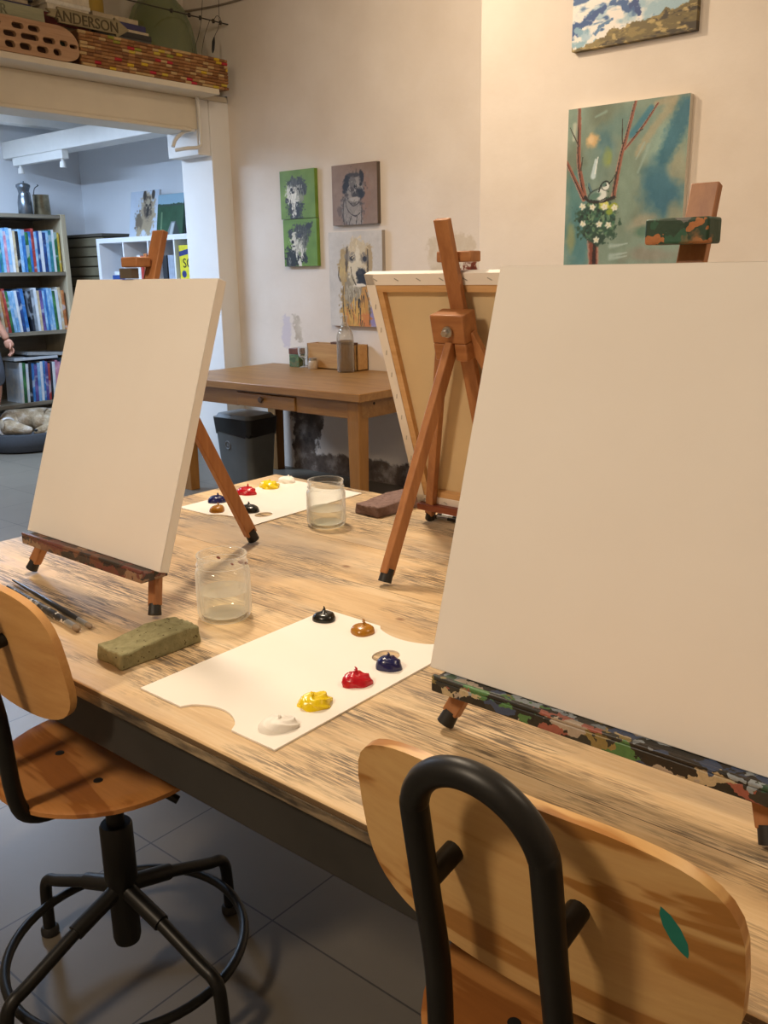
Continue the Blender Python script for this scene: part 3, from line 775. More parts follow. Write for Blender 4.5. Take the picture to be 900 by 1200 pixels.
# waste bin under the desk
bn = thing('waste_bin', 'grey plastic waste bin with a black bag over its rim under the desk', 'bin', (-4.56, 3.97, 0))
M_BINGREY = plain('grey_plastic', '5c5f5e', .45, var=.06)
M_BAG = plain('black_bag', '141414', .28, var=.3, scale=30, bump=.6)
def taper_box(w0, d0, w1, d1, z0, z1, r=.04):
    a = rrect(w0, d0, r, 6); b = rrect(w1, d1, r, 6); n = len(a)
    vs = [(x, y, z0) for x, y in a]+[(x, y, z1) for x, y in b]
    return MB().add(vs, [(i, (i+1) % n, n+(i+1) % n, n+i) for i in range(n)]+[tuple(range(n-1, -1, -1)), tuple(range(n, 2*n))])
taper_box(.295, .22, .35, .26, 0, .40).build('bin_body', M_BINGREY, bn, smooth=True)
bg = taper_box(.353, .263, .372, .28, .345, .452)
for i, v in enumerate(bg.v):
    if v[2] < .4: bg.v[i] = (v[0], v[1], v[2]+.014*math.sin(i*2.3))
bg.build('bin_bag', M_BAG, bn, smooth=True)
taper_box(.35, .26, .32, .23, .450, .475).build('bin_lid', plain('grey_lid', '7b7f80', .4), bn, smooth=True)
MB().tube([(.024*math.cos(2*PI*i/20)-.045, -.124, .27+.026*math.sin(2*PI*i/20)) for i in range(20)], .004, 6, closed=True).add([(-.057, -.1255, .262), (-.033, -.1255, .262), (-.045, -.1255, .284)], [(0, 1, 2)]).build('emblem', plain('pale_emblem', '84878a', .5), bn)

# things on the desk
bt = thing('glass_bottle', 'tall clear glass bottle with a rounded shoulder standing before the wooden box on the desk', 'bottle', (-3.935, 4.30, .75))
prof = [(0, 0), (.048, 0), (.054, .005), (.055, .015), (.055, .205), (.052, .225), (.043, .243), (.028, .262), (.018, .285), (.0155, .30), (.0155, .318), (.018, .32), (.018, .332), (.0145, .333), (.0125, .332), (.0125, .30), (.016, .283), (.026, .26), (.041, .24), (.050, .222), (.0525, .205), (.0525, .016), (.045, .008), (0, .008)]
MB().lathe([(r, z*1.07) for r, z in prof], n=28).build('bottle_body', glass('smoky_glass', (250, 248, 244), .03, 1.5, .03, (210, 200, 184)), bt, smooth=True)
MB().lathe([(0, .0085), (.045, .0085), (.0522, .017), (.0522, .20), (0, .20)], n=28).build('liquid', glass('tan_liquid', (232, 222, 206), .03, 1.3, .22, (160, 138, 112)), bt, smooth=True)
bx = thing('wooden_box', 'open pale wooden box standing on the desk behind the glass bottle', 'box', (-4.12, 4.42, .75))
M_BOX = wood('box_wood', 'a87a46', 'c09458', 0, 2, .55)
L_, W_, H_ = .45, .11, .165
MB().box((-L_/2, -W_/2, 0), (L_/2, W_/2, .008)).box((-L_/2, -W_/2, 0), (L_/2, -W_/2+.009, H_)).box((-L_/2, W_/2-.009, 0), (L_/2, W_/2, H_)).box((-L_/2, -W_/2, 0), (-L_/2+.009, W_/2, H_)).box((L_/2-.009, -W_/2, 0), (L_/2, W_/2, H_)).build('box_shell', M_BOX, bx, bevel=.0015)
MB().box((-.03, -.03, .01), (.17, .02, H_+.012)).build('box_contents', plain('dark_brown_card', '5e3d24', .6), bx, bevel=.002)
tn = thing('patterned_tin', 'small square green and brown tin on the desk, leftmost of the things there', 'tin', (-4.463, 4.385, .75), R(6))
MB().box((-.042, -.035, 0), (.042, .035, .085)).build('tin_body', splatter('tin_green', '4f6b4a', 12, ['4f6b4a', '617a52', '435a40', '6b6a48'], .6, 60), tn, bevel=.003)
MB().box((-.044, -.037, .085), (.044, .037, .125)).build('tin_lid', plain('tin_brown', '6a3f2c', .4, var=.25, scale=40), tn, bevel=.004)
gb = tag(MB().lathe([(0, 0), (.030, 0), (.031, .004), (.010, .010), (.006, .02), (.006, .05), (.014, .058), (.034, .075), (.040, .10), (.040, .14), (.038, .14), (.038, .10), (.032, .078), (0, .064)], n=24).build('glass_goblet', M_GLASS, smooth=True, loc=(-4.372, 4.36, .75)), 'clear stemmed glass goblet on the desk between the patterned tin and the wooden box', 'glass')
sj = thing('small_jar', 'squat beige stoneware jar on the desk before the left corner of the wooden box', 'jar', (-4.255, 4.325, .75))
MB().lathe([(0, 0), (.030, 0), (.033, .004), (.033, .045), (.028, .055), (.024, .058)], n=24).build('jar_body', plain('beige_stoneware', 'b3a088', .4, var=.15, scale=30), sj, smooth=True)
MB().lathe([(.025, .056), (.027, .057), (.027, .07), (.024, .073), (0, .073)], n=24).build('jar_lid', plain('tin_lid', 'a09a90', .35, .7), sj, smooth=True)

# ------------------------------------------------------------------ painted pictures
class Art:
    def __init__(s, w, h, px, bg, seed):
        s.w, s.h = w, h; s.W, s.H = int(w*px), int(h*px); s.rng = np.random.default_rng(seed)
        xs = (np.arange(s.W)+.5)/s.W*w; ys = (np.arange(s.H)+.5)/s.H*h
        s.X, s.Y = np.meshgrid(xs, ys); s.px = px
        s.A = np.zeros((s.H, s.W, 3)); s.A[:] = np.array(Art.c(bg))
    @staticmethod
    def c(c): return tuple(int(c[i:i+2], 16)/255 for i in (0, 2, 4)) if isinstance(c, str) else c
    def nz(s, sx, sy=None, octv=3):
        """smooth noise, cell sizes sx, sy in metres, roughly -1..1"""
        sy = sy or sx; out = 0; amp = 1
        for o in range(octv):
            gx, gy = s.X/sx*(2**o), s.Y/sy*(2**o)
            g = s.rng.standard_normal((int(gy.max())+3, int(gx.max())+3))
            ix, iy = gx.astype(int), gy.astype(int); fx, fy = gx-ix, gy-iy
            fx = fx*fx*(3-2*fx); fy = fy*fy*(3-2*fy)
            out = out+amp*((g[iy, ix]*(1-fx)+g[iy, ix+1]*fx)*(1-fy)+(g[iy+1, ix]*(1-fx)+g[iy+1, ix+1]*fx)*fy); amp *= .5
        return out/1.5
    def lay(s, m, col, jit=0):
        c = np.array(Art.c(col)); m = np.clip(m, 0, 1)[..., None]
        if jit: c = np.clip(c+jit*s.nz(.02, .02)[..., None], 0, 1)
        s.A = s.A*(1-m)+c*m
    def blob(s, x, y, rx, ry, col, soft=.3, rot=0, a=1, rag=.0, cell=.02, jit=0):
        cx, sx = math.cos(rot), math.sin(rot); dx, dy = s.X-x, s.Y-y
        d = np.hypot((dx*cx+dy*sx)/rx, (-dx*sx+dy*cx)/ry)
        if rag: d = d+rag*s.nz(cell)
        s.lay(a*np.clip((1-d)/max(soft, .01)+.5, 0, 1), col, jit)
    def line(s, pts, w0, w1, col, soft=.4, a=1, rag=0, jit=0, cell=.015):
        P = [tuple(p) for p in smooth_path([(x, y, 0) for x, y in pts], 5)] if len(pts) > 2 else [(x, y, 0) for x, y in pts]
        best = np.full(s.X.shape, 9.); n = len(P)-1
        for i in range(n):
            (x0, y0, _), (x1, y1, _) = P[i], P[i+1]; dx, dy = x1-x0, y1-y0; L = dx*dx+dy*dy+1e-12
            t = np.clip(((s.X-x0)*dx+(s.Y-y0)*dy)/L, 0, 1)
            ww = w0+(w1-w0)*(i+t)/n
            best = np.minimum(best, np.hypot(s.X-x0-t*dx, s.Y-y0-t*dy)/ww*2)
        if rag: best = best+rag*s.nz(cell)
        s.lay(a*np.clip((1-best)/soft+.5, 0, 1), col, jit)
    def poly(s, pts, col, a=1, rag=0, cell=.02, soft=.004, jit=0):
        ins = np.zeros(s.X.shape, bool); dmin = np.full(s.X.shape, 9.); n = len(pts)
        X, Y = s.X, s.Y
        if rag: X = X+rag*s.nz(cell); Y = Y+rag*s.nz(cell)
        for i in range(n):
            (x0, y0), (x1, y1) = pts[i], pts[(i+1) % n]
            cr = ((y0 > Y) != (y1 > Y)) & (X < (x1-x0)*(Y-y0)/(y1-y0+1e-12)+x0); ins ^= cr
            dx, dy = x1-x0, y1-y0; t = np.clip(((X-x0)*dx+(Y-y0)*dy)/(dx*dx+dy*dy+1e-12), 0, 1)
            dmin = np.minimum(dmin, np.hypot(X-x0-t*dx, Y-y0-t*dy))
        s.lay(a*np.clip(np.where(ins, dmin, -dmin)/soft+.5, 0, 1), col, jit)
    def mottle(s, amt, sx, sy=None): s.A = np.clip(s.A+amt*s.nz(sx, sy)[..., None], 0, 1)
    def make(s, name, label, cat, loc, depth=.02, side=None, rx=0, rz=0, group=None, rough=.55, bump=.25):
        """a stretched canvas: front at local y=0 facing -y, lower left corner at the origin"""
        W, H = s.W, s.H; gx = np.linspace(0, s.w, W+1); gz = np.linspace(s.h, 0, H+1)
        VX, VZ = np.meshgrid(gx, gz); nv = (W+1)*(H+1)
        co = np.zeros((nv, 3)); co[:, 0] = VX.ravel(); co[:, 2] = VZ.ravel()
        idx = np.arange(nv).reshape(H+1, W+1)
        q = np.stack([idx[1:, :-1], idx[1:, 1:], idx[:-1, 1:], idx[:-1, :-1]], -1).reshape(-1, 4)
        cols = s.A.reshape(-1, 3)
        # back rim
        ring = np.concatenate([idx[0, :-1], idx[:-1, -1], idx[-1, :0:-1], idx[:0:-1, 0]])
        rb = np.arange(len(ring))+nv; cb = co[ring].copy(); cb[:, 1] = depth; co = np.vstack([co, cb])
        nr = len(ring); a = np.arange(nr); b = (a+1) % nr
        qs = np.stack([ring[a], ring[b], rb[b], rb[a]], -1)
        # colour of each side face: the front colour next to it, or a plain side
        P = s.A; edge = np.concatenate([P[0], P[:, -1], P[-1, ::-1], P[::-1, 0]])
        if side is not None: edge = np.tile(np.array(Art.c(side)), (nr, 1))
        me = bpy.data.meshes.new(name)
        faces = [tuple(int(v) for v in f) for f in q]+[tuple(int(v) for v in f) for f in qs]+[tuple(int(v) for v in rb)]
        me.from_pydata(co.tolist(), [], faces); me.update()
        fc = np.vstack([cols, edge, edge[:1]]); lin = np.where(fc <= .04045, fc/12.92, ((fc+.055)/1.055)**2.4)
        at = me.color_attributes.new('paint', 'FLOAT_COLOR', 'CORNER')
        n4 = (len(q)+nr)*4; buf = np.ones((len(me.loops), 4), np.float32)
        buf[:n4, :3] = np.repeat(lin[:-1], 4, 0); buf[n4:, :3] = lin[-1]
        at.data.foreach_set('color', buf.ravel())
        o = bpy.data.objects.new(name, me); COL.objects.link(o); me.materials.append(vcol('art_paint', rough, bump))
        o.location = loc; o.rotation_euler = (rx, 0, rz)
        return tag(o, label, cat, group)

# --- bird on a nest (x, y in metres from the top left corner of the picture)
def K(x, y):      # sketch units of 1/1000 of the width
    return (x*.00059, y*.00059)
a = Art(.59, .80, 290, '7c8f80', 3)
a.A += (.055*a.nz(.16, .22))[..., None]*np.array([.6, .9, 1]); 
def S(x, y, rx, ry, col, **kw): a.blob(x*.00059, y*.00059, rx*.00059, ry*.00059, col, **kw)
def LN(pts, w0, w1, col, **kw): a.line([K(*p) for p in pts], w0*.00059, w1*.00059, col, **kw)
for args in ((120, 950, 120, 260, '44767c', .9), (90, 640, 90, 160, '527e7c', .9), (830, 700, 150, 190, '28607c', .8), (800, 560, 130, 140, '3c6e80', .9), (330, 310, 90, 110, '48727c', .9), (930, 420, 90, 90, '8b9580', .8), (960, 520, 80, 90, '98987f', .8), (680, 900, 120, 70, '9b9682', .8), (930, 900, 60, 130, '8f9078', .8), (760, 1140, 190, 60, '8d877a', .9), (520, 620, 70, 320, '7e9484', .9), (60, 1000, 36, 110, '8f9468', .8), (360, 390, 36, 60, '8f9a44', .8), (730, 960, 130, 40, '4c7362', .8), (500, 170, 160, 90, '65837c', .9), (250, 470, 120, 160, '728a80', .9)):
    S(*args[:4], args[4], soft=args[5], a=.8, rag=.25, cell=.05)
LN([(980, 90), (900, 260), (830, 420)], 150, 110, '2f687e', soft=.9, a=.85, rag=.2)
LN([(700, 70), (560, 240)], 50, 60, '2f7088', soft=.8, a=.8); LN([(860, 60), (700, 250), (610, 380)], 70, 50, 'a59a7c', soft=.9, a=.7, rag=.2)
LN([(740, 40), (880, 20)], 40, 60, 'a89c80', soft=.9, a=.7)
S(225, 250, 52, 52, 'c7a878', soft=.7, rot=.3, rag=.2); S(210, 245, 26, 28, 'd6b98a', soft=.8)
LN([(240, 520), (258, 400)], 46, 22, 'b9cdd2', soft=.6); LN([(255, 500), (275, 380)], 14, 8, 'd9e2e0', soft=.6)
LN([(240, 80), (330, 50)], 14, 20, '8aa397', soft=1.4, a=.8); LN([(60, 120), (55, 230)], 34, 26, 'b3baa9', soft=1.2)
LN([(700, 330), (620, 520)], 26, 16, '96aca2', soft=1.4, a=.7); LN([(660, 310), (600, 420)], 18, 12, '94aaa0', soft=1.4, a=.7)
for y in (1045, 1115, 1140): LN([(420, y+18), (490, y+12), (565, y)], 30, 6, 'a9bcb6', soft=1.5, a=.8, rag=.2)
a.mottle(.018, .03, .05)
BR, DK, PK = '8a5440', '3a2420', 'b48070'
for pts, w0, w1 in (([(95, -10), (100, 160), (105, 380), (130, 520), (172, 680)], 24, 34), ([(-5, 390), (80, 540), (165, 690)], 20, 30), ([(575, -10), (520, 210), (470, 400), (430, 640), (425, 690)], 20, 34), ([(750, 40), (640, 190), (500, 340)], 12, 18)):
    LN(pts, w0*1.25, w1*1.3, PK, soft=.4, rag=.15, a=.8); LN([(x+4, y) for x, y in pts], w0*.8, w1*.85, BR, soft=.4, rag=.2); LN([(x-w0*.28, y) for x, y in pts], w0*.3, w1*.34, DK, soft=.5, rag=.3)
for pts in ([(470, 120), (478, 300)], [(590, 230), (640, 210)], [(20, 140), (100, 280)], [(140, 370), (128, 470)], [(415, 650), (440, 500)]): LN(pts, 7, 10, '3d3a30', soft=.5, rag=.2)
LN([(255, 1010), (268, 1120), (280, 1360)], 100, 84, PK, soft=.3, rag=.1, a=.8); LN([(258, 1010), (268, 1120), (282, 1360)], 78, 66, '7a4434', soft=.3, rag=.15); LN([(285, 1010), (275, 1120), (285, 1360)], 26, 34, '301c18', soft=.4, rag=.2)
# nest
S(290, 850, 165, 160, '33503f', soft=.25, rag=.35, cell=.018)
rg = random.Random(4)
for i in range(150):
    an = rg.random()*2*PI; q = rg.random()**.6; x, y = 290+160*q*math.cos(an), 850+155*q*math.sin(an)
    S(x, y, rg.uniform(8, 22), rg.uniform(6, 14), rg.choice(['27423a', '3c6650', '55785c', '1f302a', '6d8a6a', '2e5246']), soft=.6, rot=rg.random()*3)
S(300, 1000, 70, 50, '2c4438', soft=.4, rag=.3)
S(420, 760, 40, 30, '9aa53a', soft=.5, rag=.3); S(345, 750, 42, 36, 'cfcf6a', soft=.5, rag=.3); S(395, 800, 30, 22, '869a3c', soft=.6)
for x, y in ((155, 745), (245, 755), (438, 770), (165, 880), (310, 890), (390, 900), (290, 1010), (350, 760)):
    for k in range(5):
        an = k*1.257+x; S(x+16*math.cos(an), y+14*math.sin(an), 13, 10, 'dcdccc', soft=.8, rot=an, rag=.25, cell=.008)
    S(x, y, 6, 6, 'd8cf90', soft=.6)
LN([(175, 680), (230, 712), (330, 715), (430, 690)], 26, 22, '2a2622', soft=.4, rag=.3)
# bird
LN([(240, 660), (215, 610), (205, 575)], 34, 14, '56757c', soft=.4); LN([(225, 655), (200, 600)], 8, 6, '2c3838', soft=.5)
S(280, 665, 82, 46, '26302e', soft=.15, rot=-.25); S(282, 665, 74, 39, '6f8a80', soft=.3, rot=-.25); S(320, 665, 44, 50, 'd5dad4', soft=.4, rot=.2); S(262, 672, 50, 22, '587a6e', soft=.5, rot=-.3)
S(352, 598, 38, 38, '1f2826', soft=.15); S(354, 601, 32, 31, 'd9ddd6', soft=.25); S(338, 585, 22, 22, '5d7a70', soft=.5)
LN([(295, 640), (315, 588), (352, 566), (380, 580)], 12, 9, '1d2624', soft=.4); LN([(378, 588), (410, 555), (432, 520)], 9, 5, '262a26', soft=.4)
S(356, 597, 7, 7, '141414', soft=.4); LN([(225, 700), (300, 712), (360, 690)], 8, 8, '1f2624', soft=.5)
a.make('painting', 'painting of a small bird on a leafy nest between branches, on a teal background', 'painting', (-2.276, 4.10, 1.30), .034, 'd8d2c4')

# --- surf picture above
a = Art(.59, .45, 260, 'e8e2da', 8)
n = a.nz(.05, .02); a.lay((a.Y < .20)*1., '8fb0c4'); a.lay(np.clip(.5+n*1.4-(a.Y-.16)*4, 0, 1)*.9, '6f97b4'); a.lay(np.clip((n-.42)*3-(a.Y-.30)*9, 0, 1), '3c5e90')
a.lay(np.clip(a.nz(.07, .05)*2-.6+.2*(a.X > .38), 0, 1)*(a.Y > .15), 'a9c2cf'); a.blob(.46, .34, .16, .05, '9dbac6', soft=.7, rag=.5, cell=.03)
a.line([(0, .365), (.08, .33), (.16, .29)], .05, .02, '2c4e86', soft=.5, rag=.6); a.line([(.24, .28), (.27, .32)], .03, .03, '3a5c90', soft=.5, rag=.6); a.line([(.30, .30), (.33, .34)], .035, .02, '30487e', soft=.5, rag=.7)
a.line([(.12, .385), (.16, .36), (.20, .345)], .02, .01, '5578a0', soft=.5, rag=.7); a.blob(.05, .375, .05, .018, '7ea3b8', soft=.6, rag=.6); a.blob(.03, .425, .05, .014, '8eb0be', soft=.6, rag=.7)
m = a.Y-(.440-.115*np.clip(a.X/.59, 0, 1)**.9-.012*a.nz(.05)-.006*a.nz(.015)); a.lay(np.clip(m/.004, 0, 1), '6b5d36')
a.lay(np.clip(m/.004, 0, 1)*np.clip(a.nz(.05, .02)*2, 0, 1), '8a7846'); a.lay(np.clip((m-.02)/.004, 0, 1)*np.clip(a.nz(.06, .02)*2, 0, 1), '3c3222'); a.lay(np.clip(m/.004, 0, 1)*np.clip(a.nz(.03, .012)*2-.9, 0, 1), 'b09a62')
a.make('painting', 'painting of white and blue surf over a brown shore, above the bird painting', 'painting', (-2.272, 4.10, 2.348), .034, None)

# --- two small dog pictures on green, pug, golden dog
def fur(a, pts, col, n, L, w, seed, spread=.4, ang=PI/2):
    r = random.Random(seed)
    for i in range(n):
        x, y, rad = r.choice(pts); an = r.random()*6.28; q = rad*r.random()**.5; x += q*math.cos(an); y += q*math.sin(an)*1.1
        t = ang+r.uniform(-spread, spread); l = L*r.uniform(.5, 1.2); a.line([(x, y), (x+l*math.cos(t), y+l*math.sin(t))], w, w*.4, col, soft=.6)
g = Art(.322, .305, 330, '6a8a2a', 21); g.mottle(.03, .08)
g.A[:, :, :] += (.02*g.nz(.1, .2))[..., None]
def GB(x, y, rx, ry, c, **k): g.blob(x, y, rx, ry, c, **dict(dict(soft=.35, rag=.35, cell=.012), **k))
GB(.135, .25, .068, .085, '23241f'); GB(.07, .185, .025, .02, '1d1e1a'); GB(.14, .10, .072, .05, '2c2d28'); GB(.215, .105, .03, .055, '34352e', rot=-.3); GB(.10, .14, .042, .055, 'd8d4c4'); GB(.135, .165, .05, .045, 'd2cdbb'); GB(.19, .16, .03, .045, '8a8878', a=.8)
GB(.125, .235, .018, .065, 'dcd8c8'); GB(.135, .08, .04, .03, '55564c', a=.8); GB(.175, .115, .03, .02, 'b9b5a4', a=.8)
fur(g, [(.14, .1, .06), (.2, .12, .03)], '1a1b17', 26, .03, .006, 1); fur(g, [(.11, .16, .04), (.14, .18, .04)], 'ece8da', 24, .03, .005, 2); fur(g, [(.13, .26, .05)], '0f100d', 20, .03, .006, 3)
GB(.108, .122, .014, .012, '0c0c0b', rag=.1); GB(.12, .138, .012, .008, '1a1a18', rag=.1); GB(.17, .118, .009, .008, '14140f', rag=.1)
g.make('painting', 'painting of a shaggy black and white dog, upper of the two green paintings', 'painting', (-4.631, 4.455, 1.722), .030, None)
g = Art(.312, .303, 330, '668a2c', 22); g.mottle(.03, .08)
GB(.08, .25, .075, .075, '1d1e1a'); GB(.17, .08, .085, .045, '3a3b33'); GB(.245, .045, .03, .02, '20211c', rot=-.3); GB(.07, .09, .022, .03, '2c2d28'); GB(.12, .15, .05, .065, 'cfcab8'); GB(.17, .16, .045, .07, 'a9a695'); GB(.20, .14, .03, .06, '5c5c50', a=.8)
GB(.14, .095, .03, .03, '55564c', a=.8); GB(.15, .28, .016, .03, 'd8d4c6'); GB(.19, .25, .03, .03, '24251f'); GB(.05, .27, .014, .03, '7a7a70')
fur(g, [(.17, .08, .06), (.2, .1, .05)], '20211c', 30, .03, .006, 4); fur(g, [(.14, .18, .05)], 'e6e2d2', 26, .035, .005, 5); fur(g, [(.08, .25, .06)], '0d0e0b', 24, .03, .006, 6)
GB(.085, .145, .013, .012, '0b0b0a', rag=.1); GB(.095, .172, .014, .005, '1c1814', rag=.1); GB(.15, .105, .02, .014, '3a3b40', rag=.2)
g.make('painting', 'painting of a shaggy grey and black dog, lower of the two green paintings', 'painting', (-4.617, 4.455, 1.415), .030, None)
g = Art(.378, .362, 330, '8a7260', 23); g.mottle(.025, .12); g.mottle(.015, .03); g.blob(.27, .2, .05, .12, '8d6650', soft=.9, a=.5, rag=.4)
def GB(x, y, rx, ry, c, **k): g.blob(x, y, rx, ry, c, **dict(dict(soft=.35, rag=.22, cell=.015), **k))
GB(.165, .27, .088, .11, '4c443e'); GB(.165, .27, .078, .105, '8b8278'); GB(.20, .33, .05, .05, '978d82'); GB(.06, .275, .022, .03, '5f5046', a=.7)
GB(.19, .145, .082, .088, '3a332e'); GB(.19, .145, .074, .080, '8d847a'); GB(.125, .115, .028, .055, '1d1a19', rot=.3); GB(.252, .075, .018, .036, '1d1a19', rot=-.3); GB(.19, .068, .05, .014, '3a332e')
GB(.175, .12, .032, .04, '6a625b'); GB(.17, .155, .02, .02, '4a433e'); GB(.232, .178, .036, .034, '1b1817'); GB(.20, .135, .012, .012, '131110'); GB(.245, .125, .010, .010, '131110'); GB(.20, .185, .03, .02, '3a332e'); GB(.195, .21, .04, .014, 'a79d92')
for pts in ([(.11, .2), (.13, .27), (.19, .31), (.24, .29)], [(.14, .22), (.18, .25), (.23, .23)], [(.10, .21), (.09, .30), (.10, .36)], [(.21, .31), (.20, .36)], [(.25, .25), (.245, .36)], [(.14, .36), (.16, .31)]): g.line(pts, .006, .006, '38312c', soft=.6, rag=.3)
fur(g, [(.17, .28, .07), (.18, .13, .05)], 'a89f94', 26, .025, .003, 7, 1); fur(g, [(.17, .28, .07)], '5b524b', 20, .025, .003, 8, 1)
g.make('painting', 'charcoal style painting of a seated grey pug on a brown ground', 'painting', (-4.155, 4.455, 1.662), .032, '55483e')
g = Art(.455, .592, 280, 'c9c2b8', 24); g.mottle(.02, .12); g.mottle(.012, .02)
def GB(x, y, rx, ry, c, **k): g.blob(x, y, rx, ry, c, **dict(dict(soft=.3, rag=.22, cell=.02), **k))
g.poly([(.34, .592), (.34, .49), (.37, .43), (.43, .50), (.455, .592)], '8f84ac', rag=.012, soft=.02)
GB(.22, .46, .115, .20, '8a6f40'); GB(.22, .50, .11, .14, 'b98d3e'); GB(.14, .42, .03, .16, 'b8924c'); GB(.30, .45, .035, .14, 'c08a3c'); GB(.30, .56, .05, .06, 'c67a3a')
GB(.20, .36, .07, .10, '8f8268'); fur(g, [(.22, .45, .09), (.2, .52, .09)], 'd0a04a', 46, .07, .010, 9, .25); fur(g, [(.22, .42, .09), (.24, .5, .09)], '4a3a22', 26, .06, .007, 10, .25); fur(g, [(.2, .38, .07)], 'b3a88e', 26, .05, .007, 11, .25); fur(g, [(.22, .54, .1)], 'c9813a', 20, .05, .008, 12, .25)
GB(.25, .13, .105, .085, 'c4b08a'); GB(.25, .19, .10, .115, 'c9b794'); GB(.125, .21, .042, .105, 'a98f5c', rot=.12); GB(.125, .22, .028, .08, 'b59b66', rot=.12); GB(.345, .17, .03, .095, 'ad956a', rot=-.05); GB(.155, .18, .012, .08, '5a4a32', rot=.1); GB(.335, .19, .008, .08, '5a4a32')
GB(.24, .25, .07, .085, 'd5c7a8'); GB(.20, .155, .05, .035, '7d7468', a=.7); GB(.305, .165, .03, .032, '6d6458', a=.7); GB(.198, .165, .022, .018, '2f2b2a'); GB(.31, .17, .017, .016, '2a2626'); GB(.25, .14, .018, .05, 'dacdb0')
GB(.285, .28, .052, .052, '1f1c1c'); GB(.27, .25, .02, .015, '3a3634'); GB(.29, .325, .045, .018, '2a2220'); GB(.26, .332, .05, .010, 'e0d6c2', rag=.15); GB(.20, .30, .02, .03, 'b3a585')
for pts in ([(.09, .22), (.08, .27), (.10, .31)], [(.19, .22), (.20, .28), (.23, .33)], [(.12, .34), (.115, .45), (.13, .58)], [(.31, .36), (.345, .47), (.34, .58)], [(.25, .42), (.255, .47)]): g.line(pts, .006, .008, '4f4330', soft=.6, rag=.35)
g.line([(.255, .425), (.25, .47)], .018, .010, '17130f', soft=.5)
fur(g, [(.25, .1, .08)], 'dcc79c', 24, .03, .005, 13, 1.2); fur(g, [(.12, .22, .03)], 'c6a868', 16, .05, .006, 14, .3)
g.make('painting', 'large painting of a golden long-eared dog with a black nose on a pale grey ground', 'painting', (-4.200, 4.455, 1.030), .032, '9a9186')

# ------------------------------------------------------------------ high ledge over the doorway
# wine corks glued into a long panel
M_CORKS = vcol('cork_faces', .8, .3)
rg = random.Random(12); mb = MB(); cc = []
Y0, Y1, Z0 = 3.235, 4.33, 2.551; rows, cl = 10, .047; hgt = .188/rows
for r_ in range(rows):
    y = Y0+rg.uniform(0, .012)-(.010 if r_ % 2 else 0); z = Z0+hgt*(r_+.5)
    while y < Y1:
        L = min(cl*rg.uniform(.9, 1.08), Y1+.006-y)
        if L < .015: break
        n0 = len(mb.f); dx = rg.uniform(-.0015, .0015)
        mb.cyl((-4.962+dx, y, z), (-4.962+dx, y+L-.0015, z), hgt*.49, n=8)
        t = rg.random()
        c = rg.choice(['b02834', 'a82a30']) if t < .045 else rg.choice(['c9a62c', 'c2a83c']) if t < .10 else '8c8a30' if t < .125 else 'b99a6a' if t < .3 else rg.choice(['8f6238', '9a6c40', '85582f', 'a3774a', '7c5230'])
        cc += [srgb(c)]*(len(mb.f)-n0); y += L
n0 = len(mb.f); mb.box((-4.96, Y0, Z0), (-4.945, Y1, Z0+.186)); cc += [srgb('6a4526')]*(len(mb.f)-n0)
mb.v[-8:] = [(-4.965 if x > -4.95 else -5.06, y, z) for x, y, z in mb.v[-8:]]
o = mb.build('cork_panel', M_CORKS, None, smooth=True)
at = o.data.color_attributes.new('paint', 'FLOAT_COLOR', 'CORNER')
for p, c in zip(o.data.polygons, cc):
    for li in p.loop_indices: at.data[li].color = c+(1,)
tag(o, 'long panel of stacked wine corks with red and yellow ends above the doorway', 'cork panel')
# perforated wooden board
def slot(cx, cy, w, h, n=6):
    r = h/2; out = []
    for s, a0 in ((1, -90), (-1, 90)):
        for i in range(n+1):
            t = R(a0+180*i/n); out.append((cx+s*(w/2-r)+r*math.cos(t), cy+r*math.sin(t)))
    return out
out = [(-.95, 0), (.02, 0)]
for i in range(11):
    t = R(-90+90*i/10); out.append((.10+.10*math.cos(t), .055+.055*math.sin(t)))
for i in range(1, 11):
    t = R(90*i/10); out.append((.07+.13*math.cos(t), .085+.095*math.sin(t)))
out.append((-.95, .18))
hl = []
for cy, xs in ((.138, ((-.86, .08), (-.74, .07), (-.60, .09), (-.50, .07), (-.40, .06), (-.30, .08), (-.165, .07), (-.07, .07))), (.092, ((-.90, .07), (-.76, .09), (-.64, .08), (-.46, .10), (-.35, .08), (-.215, .075), (-.10, .105), (.015, .075), (.105, .05))), (.040, ((-.84, .07), (-.72, .08), (-.55, .09), (-.43, .08), (-.31, .06), (-.22, .06), (-.13, .07), (-.03, .07), (.06, .05)))):
    for cx, w_ in xs: hl.append(slot(cx, cy, w_, .030 if cy > .06 else .034))
hl.append(slot(.165, .085, .05, .022))
me = plate(out, hl, .03, .001)
M_MOULD = wood('old_pale_wood', '9c7452', 'bb9470', 0, 1.5, .6)
pb = thing('slotted_board', 'old wooden board with rows of oblong slots, beside the cork panel', 'board', (-4.975, 3.02, 2.551))
finish('slotted_face', me, M_MOULD, pb, loc=(0, 0, 0), rot=(PI/2, 0, PI/2))
MB().box((-.085, -.94, 0), (-.03, .12, .178)).build('backing_board', plain('dark_brown_wood', '5a3c28', .7), pb)
